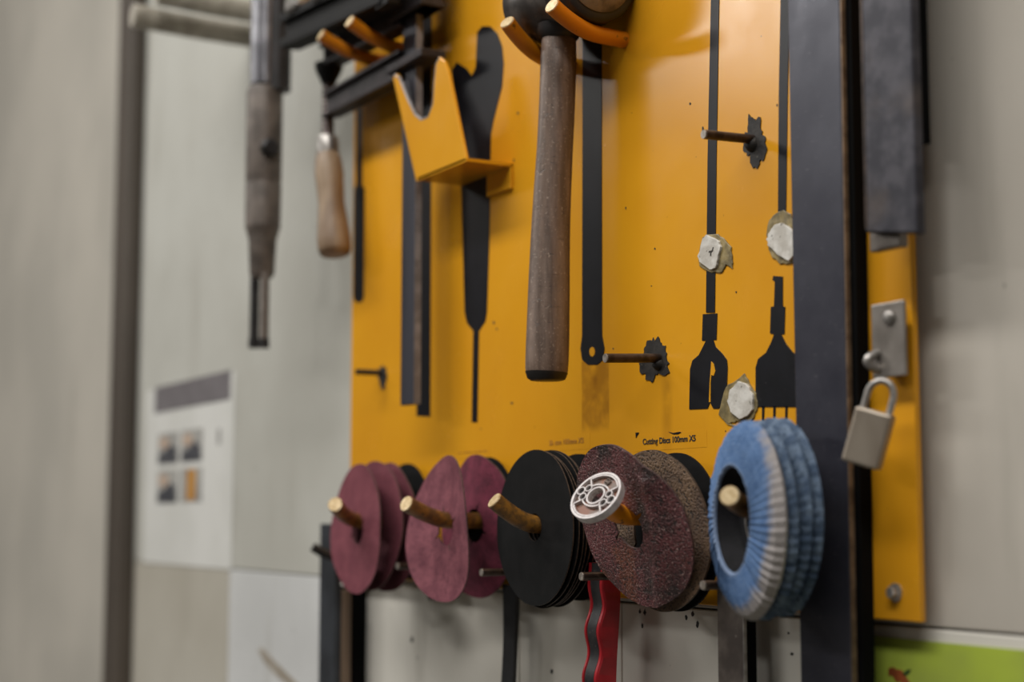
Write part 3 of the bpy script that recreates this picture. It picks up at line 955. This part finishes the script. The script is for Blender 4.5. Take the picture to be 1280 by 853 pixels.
# ------------------------------------------------------------------ discs and their pegs
def disc_mesh(R, hole, th, bend, mats, nr=14, na=96, star=0.0, wob=0.0, seed=0):
    """disc in the x z plane, face towards -y, centre at the origin. bend(x, z) -> y"""
    me = bpy.data.meshes.new('disc')
    vs, fs, mi = [], [], []
    rd = random.Random(seed)
    ph = [rd.uniform(0, 6.28) for _ in range(4)]
    for side in (0, 1):
        for j in range(nr + 1):
            for k in range(na):
                a = 2 * PI * k / na
                h = hole
                if star:
                    d = abs(((math.degrees(a) + 20) % 90) - 45)
                    if d < 5:
                        h = hole + star * (1 - d / 5)
                Ro = R * (1 + wob * (math.sin(a * 3 + ph[0]) + 0.6 * math.sin(a * 5 + ph[1]) + 0.4 * math.sin(a * 11 + ph[2])))
                r = h + (Ro - h) * (j / nr)
                x, z = r * math.cos(a), r * math.sin(a)
                vs.append((x, bend(x, z) + (th if side else 0), z))
    N = (nr + 1) * na
    for j in range(nr):
        for k in range(na):
            k2 = (k + 1) % na
            a, b, c, d = j * na + k, j * na + k2, (j + 1) * na + k2, (j + 1) * na + k
            fs.append((a, d, c, b)); mi.append(0)
            fs.append((N + a, N + b, N + c, N + d)); mi.append(1)
    for k in range(na):
        k2 = (k + 1) % na
        a, b = nr * na + k, nr * na + k2
        fs.append((a, N + a, N + b, b)); mi.append(2)
        fs.append((k, k2, N + k2, N + k)); mi.append(2)
    me.from_pydata(vs, [], fs)
    for m in mats:
        me.materials.append(M[m])
    me.polygons.foreach_set('material_index', mi)
    me.polygons.foreach_set('use_smooth', [True] * len(fs))
    me.set_sharp_from_angle(angle=math.radians(45))
    me.update()
    return me


def face(n):
    return Vector((0, -1, 0)).rotation_difference(Vector(n).normalized())


def camdir(r, u, f):
    """direction from camera right, up, towards-the-viewer shares"""
    return (RT * r + UP * u - FW * f).normalized()


def place_disc(name, me, loc, lab, cat, group, q=None, roll=0.0):
    o = bpy.data.objects.new(name, me)
    COL.objects.link(o)
    o.location = loc
    qq = q if q else Quaternion((1, 0, 0, 0))
    o.rotation_mode = 'QUATERNION'
    o.rotation_quaternion = qq @ Quaternion((0, 1, 0), roll)
    return tag(o, lab, cat, group)


def disc_peg(c, Yf, tip, Yt, r=0.0060, lift=0.0036, m='peg_paint', bx=0.0):
    """rod through the discs centred at c, bending up to the tip pixel"""
    base = Vector((c.x + bx, 0.001, c.z + lift))
    t = at(tip[0], tip[1], Yt)
    mid = Vector((c.x, Yf * 1.0 - 0.004, c.z + lift))
    pts = [base, base.lerp(mid, 0.5)] + bezier(base.lerp(mid, 0.85), mid + Vector((0, -0.006, 0)), t, 10)
    o = obj('peg', MB().tube(pts, r, 18), m, board, smooth=40)
    tip_cap(o, pts[-1], pts[-1] - pts[-2], r, 'bare_end')
    return o


def curl(k, a=0.0, kz=0.0, w=0.0, seed=0):
    ca, sa = math.cos(a), math.sin(a)

    def f(x, z):
        u = x * ca + z * sa
        return -k * u * u - kz * z * z + w * mnoise.noise(Vector((x * 22 + seed, z * 22, seed * 3.1)))
    return f


# 1: maroon fibre discs on the peg nearest the board's left edge
Y1 = -0.052
c1 = at(447, 661, Y1)
me = [disc_mesh(0.0525, 0.0125, 0.001, curl(1.0, 0.35, 0, 0.002, s), ('maroon', 'disc_black', 'fibre_edge'), star=0.007, wob=0.004, seed=s) for s in (1, 2)]
G1 = 'maroon sanding discs on the leftmost peg'
for i, (dy, dx, dz) in enumerate(((0, 0, 0), (0.015, 0.001, 0.002), (0.027, 0.002, 0.001))):
    place_disc('sanding_disc', me[i % 2], c1 + Vector((dx, dy, dz)),
               ('front maroon sanding disc on the leftmost peg', 'middle maroon sanding disc on the leftmost peg', 'rear maroon sanding disc on the leftmost peg')[i],
               'sanding disc', G1, face((0.03 * i - 0.02, -1, 0.02)), roll=i * 1.3)
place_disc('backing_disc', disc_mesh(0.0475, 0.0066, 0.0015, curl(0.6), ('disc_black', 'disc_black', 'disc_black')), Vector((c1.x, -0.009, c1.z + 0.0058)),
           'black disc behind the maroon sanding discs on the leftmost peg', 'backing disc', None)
disc_peg(c1, Y1, (419, 631), -0.084, lift=0.0058)

# 2: curled maroon disc with a second one behind it
Y2 = -0.046
c2_ = at(559, 661, Y2)
m2 = disc_mesh(0.0535, 0.0125, 0.001, curl(3.6, 0.42, 0.0, 0.0015, 4), ('maroon_worn', 'disc_black', 'fibre_edge'), star=0.008, wob=0.004, seed=4)
m2b = disc_mesh(0.0535, 0.0125, 0.001, curl(-1.2, 0.1, 0.0, 0.003, 6), ('maroon_deep', 'disc_black', 'fibre_edge'), star=0.007, wob=0.006, seed=6)
G2 = 'maroon sanding discs on the second peg'
place_disc('sanding_disc', m2, c2_, 'curled front maroon sanding disc on the second peg from the left', 'sanding disc', G2, face((-0.03, -1, 0.03)))
place_disc('sanding_disc', m2b, Vector((c2_.x - 0.012, -0.017, c2_.z + 0.002)), 'crumpled rear maroon sanding disc on the second peg, behind the curled one', 'sanding disc', G2, face((0.03, -1, -0.02)), roll=0.8)
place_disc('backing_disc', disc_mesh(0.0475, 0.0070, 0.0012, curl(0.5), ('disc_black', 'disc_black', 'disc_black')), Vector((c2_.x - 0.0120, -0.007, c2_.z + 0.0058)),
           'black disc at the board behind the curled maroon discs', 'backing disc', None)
disc_peg(c2_, Y2, (508, 630), -0.083, lift=0.0058, bx=-0.014)

# 3: stack of black discs
Y3 = -0.040
c3 = at(668, 661, Y3)
G3 = 'black discs stacked on the middle peg'
nm = ['frontmost', 'second', 'third', 'fourth', 'fifth', 'sixth']
m3 = [disc_mesh(0.0522, 0.0092, 0.0010, curl(0.25 + 0.1 * s, 0.3 * s, 0, 0.0008, s), ('disc_black', 'disc_black', 'disc_edge'), star=0.0, wob=0.003, seed=s) for s in range(3)]
yy = [0, 0.0032, 0.0068, 0.0098, 0.0130, 0.0165]
for i in range(6):
    place_disc('sanding_disc', m3[i % 3], c3 + Vector((0.0006 * math.sin(i * 2.1), yy[i], 0.0008 * math.cos(i * 1.7))),
               '%s black sanding disc in the stack on the middle peg' % nm[i], 'sanding disc', G3, face((0.008 * math.sin(i), -1, 0.008 * math.cos(i * 2))), roll=i * 1.1)
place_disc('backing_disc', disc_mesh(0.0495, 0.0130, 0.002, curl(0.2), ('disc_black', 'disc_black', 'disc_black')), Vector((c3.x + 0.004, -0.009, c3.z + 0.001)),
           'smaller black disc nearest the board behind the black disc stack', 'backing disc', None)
disc_peg(c3, Y3, (618, 626), -0.070, lift=0.0026)

# 4: warped coarse disc with grinder flange on the peg tip
Y4 = -0.048
c4 = at(784, 659, Y4)


def warp4(x, z):
    r = math.hypot(x, z)
    u = x * 0.95 - z * 0.25
    d = 0.5 * u * u * (5 if u > 0 else 2)
    d += 0.0022 * mnoise.noise(Vector((x * 30, z * 30, 2.2)))
    d -= 0.0045 * math.exp(-((u - 0.024) / 0.006) ** 2) * (1 if z < 0.03 else 0.5) * (r / 0.05)
    return d


m4 = disc_mesh(0.0515, 0.0140, 0.0014, warp4, ('coarse_grit', 'disc_black', 'fibre_edge'), nr=22, star=0.008, wob=0.008, seed=11)
place_disc('sanding_disc', m4, c4, 'warped coarse dark red sanding disc, front on the peg with the silver flange', 'sanding disc', 'coarse discs on the fourth peg', face(camdir(-0.79, -0.27, 0.53)))
m4b = disc_mesh(0.0490, 0.0240, 0.0014, curl(-1.0, 0.3, 0, 0.003, 8), ('brown_grit', 'disc_black', 'disc_edge'), star=0.006, wob=0.005, seed=12)
place_disc('sanding_disc', m4b, Vector((c4.x + 0.003, -0.029, c4.z - 0.0025)), 'brown gritty sanding disc behind the warped dark red one', 'sanding disc', 'coarse discs on the fourth peg', face((0.04, -1, -0.10)))
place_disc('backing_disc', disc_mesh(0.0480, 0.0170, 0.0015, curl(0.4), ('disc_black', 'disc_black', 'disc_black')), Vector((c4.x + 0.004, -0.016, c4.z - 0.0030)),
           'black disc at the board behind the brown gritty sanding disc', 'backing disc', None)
disc_peg(c4, Y4, (760, 631), -0.0718, lift=0.0068, m='hook_yellow')
# grinder flange
fn4 = camdir(-0.50, 0.62, 0.50)
fl_c = at(745, 620, -0.081)
q4 = face(fn4)
nut = thing('grinder_flange', fl_c, 'round silver grinder flange nut with holes pushed on the fourth peg', 'flange nut')
nut.rotation_mode = 'QUATERNION'
NQ = q4
roll4 = Quaternion((0, -1, 0), math.radians(-8))
nut.rotation_quaternion = NQ @ roll4
RN = 0.0170


def nut_part(name, mb, m, bev=0):
    me_ = bpy.data.meshes.new(name)
    me_.from_pydata([Vector(v) for v in mb.v], [], mb.f)
    me_.materials.append(M[m])
    o = bpy.data.objects.new(name, me_)
    COL.objects.link(o)
    o.parent = nut
    if bev:
        b = o.modifiers.new('bevel', 'BEVEL')
        b.width, b.segments, b.limit_method = bev, 2, 'ANGLE'
    return o


def ring(mb, cx, cz, ro, ri, y0, y1, seg=32, sx=1.0):
    """flat ring, outer radius ro, inner ri, from y0 (front) back to y1"""
    vs, fs = [], []
    for rr_, yy_ in ((ro, y0), (ri, y0), (ri, y1), (ro, y1)):
        for k in range(seg):
            a = 2 * PI * k / seg
            vs.append((cx + sx * rr_ * math.cos(a), yy_, cz + rr_ * math.sin(a)))
    for j in range(4):
        for k in range(seg):
            k2 = (k + 1) % seg
            j2 = (j + 1) % 4
            fs.append((j * seg + k, j2 * seg + k, j2 * seg + k2, j * seg + k2))
    mb.add(vs, fs)
    return mb


mb = ring(MB(), 0, 0, RN * 0.97, 0.0054, 0.0016, 0.0042, 48)
nut_part('plate', mb, 'nut_metal')
rim = ring(MB(), 0, 0, RN, RN * 0.915, -0.0006, 0.0042, 56)
nut_part('outer_rim', rim, 'nut_rim')
nut_part('bore_rim', ring(MB(), 0, 0, 0.0064, 0.0054, -0.0006, 0.004, 40), 'nut_rim')


def outline_strip(mb, pts, wd, y0, y1):
    """closed raised ridge of width wd along an outline in x, z"""
    n_ = len(pts)
    inn, out = [], []
    for i in range(n_):
        a, b = Vector(pts[i - 1]), Vector(pts[(i + 1) % n_])
        t = (b - a).normalized()
        nn = Vector((-t.y, t.x))
        p_ = Vector(pts[i])
        inn.append(p_ + nn * wd / 2)
        out.append(p_ - nn * wd / 2)
    vs = [(p_.x, y0, p_.y) for p_ in out] + [(p_.x, y0, p_.y) for p_ in inn] + [(p_.x, y1, p_.y) for p_ in inn] + [(p_.x, y1, p_.y) for p_ in out]
    fs = []
    for j in range(4):
        for i in range(n_):
            fs.append((j * n_ + i, ((j + 1) % 4) * n_ + i, ((j + 1) % 4) * n_ + (i + 1) % n_, j * n_ + (i + 1) % n_))
    mb.add(vs, fs)
    return mb


for s_ in (1, -1):                                         # kidney pockets above and below the bore
    pts = []
    for i in range(17):
        a = math.radians(38 + 104 * i / 16)
        pts.append((0.0148 * math.cos(a), s_ * 0.0148 * math.sin(a)))
    for i in range(13):
        a = math.radians(140 - 100 * i / 12)
        pts.append((0.0079 * math.cos(a) * 1.25, s_ * 0.0079 * math.sin(a) * 0.98))
    nut_part('pocket_rim', outline_strip(MB(), pts, 0.0009, -0.0006, 0.002), 'nut_rim')
for sgn in (1, -1):
    for x_, z_, r_ in ((0.0089, 0.0032, 0.0019), (0.0089, -0.0032, 0.0021), (0.0130, 0.0002, 0.0023)):
        nut_part('hole_rim', ring(MB(), sgn * x_, z_, r_ + 0.0006, r_, -0.0006, 0.002, 20), 'nut_rim')
        nut_part('pin_hole', MB().lathe([(0, r_), (0.0006, r_)], (sgn * x_, 0.0017, z_), (0, -1, 0), 20), 'nut_dark')
logo = MB()
ring(logo, 0, 0.0112, 0.0022, 0.0018, 0.0006, 0.002, 24)
for i in range(3):
    logo.box((-0.0013 + i * 0.0009, 0.0006, 0.0104), (-0.0013 + i * 0.0009 + 0.0006, 0.002, 0.0120))
nut_part('stamped_mark', logo, 'nut_metal')

# 5: blue flap discs
def flap_mesh(R, ri, depth, nf, seed, mats, rim_round=0.005):
    rd = random.Random(seed)
    na = nf * 4
    jit = [rd.uniform(-1, 1) for _ in range(nf)]
    cone = lambda r_: -0.0052 * (R - r_) / (R - ri)
    prof = [(ri, depth + cone(ri)), (ri, cone(ri) + 0.0012), (ri + 0.0012, cone(ri + 0.0012)), (0.5 * R + 0.5 * ri, cone(0.5 * R + 0.5 * ri) - 0.0004), (R - rim_round * 1.5, cone(R - rim_round * 1.5)), (R - rim_round * 0.5, rim_round * 0.20), (R, rim_round), (R + 0.0003, depth * 0.66), (R - 0.0035, depth)]
    vs, fs = [], []
    for j, (r, y) in enumerate(prof):
        for k in range(na):
            f_, ph_ = k // 4, k % 4
            a = 2 * PI * (k + 0.5 * (j - 4) * 0.7) / na
            saw = (ph_ / 3.0 - 0.5)
            ra = r + (0.0006 * saw + 0.0005 * jit[f_]) * (0.7 if j >= 4 else 0.2)
            ya = y - (0.0007 * saw + 0.0003 * jit[f_]) * (1 if 2 <= j <= 6 else 0.2)
            vs.append((ra * math.cos(a), ya, ra * math.sin(a)))
    n_ = len(prof)
    for j in range(n_ - 1):
        for k in range(na):
            k2 = (k + 1) % na
            fs.append((j * na + k, (j + 1) * na + k, (j + 1) * na + k2, j * na + k2))
    for k in range(na):
        k2 = (k + 1) % na
        fs.append((k, k2, (n_ - 1) * na + k2, (n_ - 1) * na + k))
    me_ = bpy.data.meshes.new('abrasive_flaps')
    me_.from_pydata(vs, [], fs)
    me_.materials.append(M[mats])
    me_.update()
    return me_


def cup_mesh(R, depth, hole):
    """dished backing plate: rim under the flaps, sunk centre, bore"""
    mb_ = MB()
    pr = [(hole, depth - 0.0006), (0.015, depth - 0.0006), (0.021, depth - 0.0016), (0.0278, -0.0028), (0.0300, -0.0030),
          (0.0300, -0.0016), (0.0286, -0.0008), (0.0218, depth - 0.0004), (0.0160, depth + 0.0006), (hole, depth + 0.0006)][::-1]
    seg = 48
    vs, fs = [], []
    for r, y in pr:
        for k in range(seg):
            a = 2 * PI * k / seg
            vs.append((r * math.cos(a), y, r * math.sin(a)))
    n_ = len(pr)
    for j in range(n_):
        for k in range(seg):
            k2 = (k + 1) % seg
            j2 = (j + 1) % n_
            fs.append((j * seg + k, j * seg + k2, j2 * seg + k2, j2 * seg + k))
    me_ = bpy.data.meshes.new('backing_plate')
    me_.from_pydata(vs, [], fs)
    me_.polygons.foreach_set('use_smooth', [True] * len(fs))
    me_.set_sharp_from_angle(angle=math.radians(35))
    me_.materials.append(M['flap_back'])
    me_.update()
    return me_


Y5 = -0.057
c5 = at(924, 650, Y5)
fm = flap_mesh(0.0528, 0.0280, 0.0080, 64, 3, 'flap_blue')
fr = [flap_mesh(0.0530, 0.0300, 0.0056, 64, 5 + s, 'flap_blue_rear', 0.0035) for s in range(2)]
cm = cup_mesh(0.0302, 0.0088, 0.0110)
cmr = cup_mesh(0.0302, 0.0048, 0.0110)
flab = ['front blue flap disc with rubbed grey rim on the rightmost peg', 'second blue flap disc on the rightmost peg, just behind the front one',
        'third blue flap disc on the rightmost peg', 'rearmost blue flap disc on the rightmost peg, next to the straightedge']
for i in range(4):
    dy_ = [0, 0.0090, 0.0156, 0.0222][i]
    loc = c5 + Vector((0.10 * dy_, dy_, 0.0008 * i - (0.001 if i % 2 else 0)))
    t = thing('flap_disc', loc, flab[i], 'flap disc', 'blue flap discs on the rightmost peg')
    t.rotation_euler = (0.02 * math.sin(i * 2), 0.4 * i, [-0.29, -0.28, -0.27, -0.26][i])
    for nm_, me_ in (('abrasive_flaps', fm if i == 0 else fr[i % 2]), ('backing_plate', cm if i == 0 else cmr)):
        o = bpy.data.objects.new(nm_, me_)
        COL.objects.link(o)
        o.parent = t
    if i == 0:
        mbr = ring(MB(), 0, 0, 0.0124, 0.0112, 0.0076, 0.0094, 32)
        me_ = bpy.data.meshes.new('bore_ring')
        me_.from_pydata(mbr.v, [], mbr.f)
        me_.materials.append(M['chrome'])
        o = bpy.data.objects.new('bore_ring', me_)
        COL.objects.link(o)
        o.parent = t
disc_peg(c5 + Vector((0.002, 0, 0)), Y5 + 0.012, (912, 620), -0.078, r=0.0054, lift=0.0045)

# ------------------------------------------------------------------ tools hanging below the board
# red handle with a black inlay and finger waves
YR = -0.026
rt = thing('hand_tool', at(742, 960, YR), 'red plastic tool handle with wavy black inlay hanging below the board', 'hand tool')
N_ = 60
zt, zb_ = at(744, 704, YR).z, at(740, 960, YR).z
xr0 = xat(735, YR, 720)
wv = 0.0195
red, blk = MB(), MB()
rv, bv = [], []
for i in range(N_ + 1):
    t = i / N_
    z = zt + (zb_ - zt) * t
    wave = 0.0017 * math.sin(t * 2 * PI * 4.2 + 2.4) * min(1, t * 5)
    yf = YR - 0.004 * t + wave
    sh_ = -0.004 * t
    tw = 0.0008 * math.sin(t * 9)
    # cross-section: front rim left, inlay groove, front rim right, back
    for (dx, dy) in ((0, 0.0012), (0.0012, 0), (0.003, 0.0), (0.0034, 0.0012), (wv - 0.0040, 0.0012), (wv - 0.0036, 0.0), (wv - 0.001, 0), (wv, 0.0012), (wv, 0.0130), (0, 0.0130)):
        yb_ = yf + dy if dy < 0.01 else YR - 0.004 * t + dy
        rv.append((xr0 + sh_ + dx + tw, yb_, z))
    for (dx, dy) in ((0.0034, 0.0014), (0.0042, 0.0004), (wv - 0.0048, 0.0004), (wv - 0.0040, 0.0014)):
        bv.append((xr0 + sh_ + dx + tw, yf + dy, z))


def loft(vs, n_, m_):
    fs = []
    for i in range(m_):
        for k in range(n_):
            k2 = (k + 1) % n_
            fs.append((i * n_ + k, (i + 1) * n_ + k, (i + 1) * n_ + k2, i * n_ + k2))
    fs.append(list(range(n_)))
    fs.append([m_ * n_ + k for k in range(n_ - 1, -1, -1)])
    return MB().add(vs, fs)


obj('grip', loft(rv, 10, N_), 'red_grip', rt, smooth=40)
obj('grip_inlay', loft(bv, 4, N_), 'black_grip', rt, smooth=40)

# black strap
YS = -0.008
sv = []
for i in range(31):
    t = i / 30
    y_ = 731 + 220 * t
    x0_ = 628 + 1.5 * math.sin(t * 5) - 7 * t * t
    x1_ = 645 - 1.0 * math.sin(t * 4) - 12 * t * t
    a, b = at(x0_, y_, YS), at(x1_, y_, YS)
    for p in ((a.x, YS, a.z), (b.x, YS, a.z), (b.x, YS + 0.003, a.z), (a.x, YS + 0.003, a.z)):
        sv.append(p)
tag(obj('strap', loft(sv, 4, 30), 'strap', smooth=40), 'narrow black strap hanging below the black disc stack', 'strap')

# steel rule below the blue discs
YL = -0.010
r0, r1 = xat(897, YL, 800), xat(930, YL, 800)
rl = thing('steel_rule', at(914, 960, YL), 'dark worn steel rule hanging below the blue flap discs', 'rule')
z0_, z1_ = at(914, 960, YL).z, at(914, 735, YL).z
obj('blade', MB().box((r0, YL, z0_), (r1, YL + 0.002, z1_)), 'dark_rule', rl, bevel=0.0004)
obj('bright_edge', MB().box((r1 - 0.0006, YL - 0.0002, z0_), (r1 + 0.0002, YL + 0.0018, z1_)), 'chrome', rl)
obj('shade_leaf', MB().box((r0 + 0.004, YL + 0.0024, z0_), (r1 - 0.0005, YL + 0.0092, z1_ - 0.004)), 'steel_and_shade_black', rl)  # added black leaf put in where the shadow falls

# slate grey bar with its black peg at the left of the discs
YD = -0.020
d0, d1 = xat(399, YD, 750), xat(419, YD, 750)
sb = thing('steel_bar', at(409, 960, YD), 'slate grey flat bar hanging on the wall left of the maroon discs', 'bar')
zt = at(409, 655, YD).z
obj('blade', MB().box((d0, YD, at(409, 960, YD).z), (d1, YD + 0.006, zt)), 'slate_bar', sb, bevel=0.0008)
obj('rear_strip', MB().box((d0 + 0.012, YD + 0.0062, at(409, 960, YD).z), (d1 + 0.004, YD + 0.014, at(420, 738, YD).z)), 'wood_brown', sb, bevel=0.001)
obj('shade_strip', MB().box((d0 + 0.016, YD + 0.0142, at(409, 960, YD).z), (d1 - 0.004, YW, at(420, 734, YD).z)), 'steel_and_shade_black', sb)  # black strip put in where the bar's shadow falls
pk = at(391, 684, -0.045)
tag(obj('wall_peg', MB().tube([pk + Vector((0.006, 0.0452, -0.012)), pk + Vector((0.004, 0.022, -0.010)), pk + Vector((0.002, 0.008, -0.005)), pk], 0.0042, 14), 'tool_dark', smooth=40),
    'small black bent peg holding the slate grey bar', 'peg')

# little spring clip between the first two disc pegs
YQ = -0.016
q = at(537, 731, YQ)
ck = thing('spring_clip', q - Vector((0, 0, 0.012)), 'small dark metal clip hanging between the two maroon disc stacks', 'clip')
obj('jaw', MB().prism([(q.x - 0.014, q.z + 0.010), (q.x + 0.006, q.z + 0.012), (q.x + 0.014, q.z - 0.004), (q.x + 0.006, q.z - 0.013), (q.x - 0.006, q.z - 0.006)], YQ, YQ + 0.006), 'slate_bar', ck, bevel=0.0015)
obj('lever', MB().tube([q + Vector((-0.016, -0.006, 0.014)), q + Vector((0, -0.004, 0.004)), q + Vector((0.010, -0.002, -0.010))], 0.0035, 12), 'tool_dark', ck, smooth=40)

# ------------------------------------------------------------------ papers and sign on the wall
YP = YW - 0.0008
ps = thing('poster', at(236, 710, YP), 'white paper notice with grey header and four small photos on wall', 'poster')
q0, q1 = at(181, 500, YP), at(291, 480, YP)
zt, zb = (at(194, 484, YP).z + at(289, 464, YP).z) / 2, at(236, 708, YP).z
obj('sheet', MB().box((at(181, 600, YP).x, YP, zb), (at(291, 600, YP).x, YP + 0.0006, zt - 0.002)), 'paper', ps)
hh = (at(240, 508, YP - 0.0004).z)
obj('header', MB().box((at(194, 500, YP).x, YP - 0.0006, hh), (at(288, 500, YP).x, YP + 0.0002, zt)), 'paper_header', ps)
za, zc, zm = at(226, 539, YP).z, at(226, 628, YP).z, at(226, 582, YP).z
xs = [at(x, 580, YP).x for x in (198, 223, 227, 253)]
for (a, b, u, v_, fig) in ((xs[0], xs[1], za, zm + 0.004, 'photo_dark'), (xs[2], xs[3], za, zm + 0.004, 'photo_dark'), (xs[0], xs[1], zm - 0.004, zc, 'photo_dark'), (xs[2], xs[3], zm - 0.004, zc, 'photo_orange')):
    f = obj('photo', MB().box((a, YP - 0.0005, v_), (b, YP + 0.0002, u)), 'photo_pale', ps)
    w_, h_ = b - a, u - v_
    if fig == 'photo_orange':
        obj('picture_area', MB().box((a + w_ * 0.3, YP - 0.0008, v_ + h_ * 0.05), (a + w_ * 0.72, YP - 0.0004, u - h_ * 0.05)), fig, f)
    else:
        obj('picture_area', MB().prism([(a, v_), (b - w_ * 0.05, v_), (b - w_ * 0.1, v_ + h_ * 0.45), (a + w_ * 0.62, v_ + h_ * 0.62), (a + w_ * 0.4, v_ + h_ * 0.42), (a, v_ + h_ * 0.3)], YP - 0.0008, YP - 0.0004), fig, f)
        obj('picture_area', MB().prism([(a + w_ * (0.3 + 0.25 * math.cos(k * PI / 6)), v_ + h_ * (0.68 + 0.2 * math.sin(k * PI / 6))) for k in range(12)], YP - 0.0008, YP - 0.0004), 'photo_skin', f)
obj('side_note', MB().box((at(272, 545, YP).x, YP - 0.0004, at(274, 556, YP).z), (at(276, 545, YP).x, YP + 0.0002, at(274, 536, YP).z)), 'photo_pale', ps)

YG = YW - 0.0008
gz = (at(1090, 796, YG).z + at(1270, 812, YG).z) / 2
gs = thing('green_sign', at(1180, 960, YG), 'yellow-green sheet sign on the wall below the board corner', 'sign')
gsx = xat(1078, YG, 800)
obj('sheet', MB().box((gsx, YG, gz - 0.16), (gsx + 0.25, YG + 0.0006, gz)), 'sign_green', gs)
obj('print_mark', MB().prism(px_poly([(1111, 836), (1116, 834), (1121, 837), (1127, 838), (1134, 848), (1139, 856), (1131, 860), (1126, 852), (1121, 853), (1116, 845), (1111, 845)], YG), YG - 0.0003, YG + 0.0002), 'sign_red', gs)
obj('print_mark', MB().prism(px_poly([(1128, 843), (1133, 838), (1139, 837), (1137, 842), (1132, 846)], YG), YG - 0.0003, YG + 0.0002), 'sign_dark', gs)

# brown gouge on the white wall sheet at the lower left
obj('scuff', MB().prism(px_poly([(322, 812), (328, 810), (345, 828), (362, 845), (378, 860), (366, 862), (346, 846), (330, 828)], YW), YW - 0.0003, YW + 0.0002), 'scuff', wall)
rd = random.Random(5)
for cx_, cy_ in ((800, 765), (806, 766), (803, 783), (858, 772), (866, 768), (872, 781), (986, 792), (990, 818), (735, 773), (690, 840), (515, 800)):
    obj('paint_chip', MB().prism(px_poly(blob(cx_, cy_, 1.6, rd.uniform(1.5, 4), 9, 0.4, cx_), YW), YW - 0.0002, YW + 0.0002), 'scorch', wall)
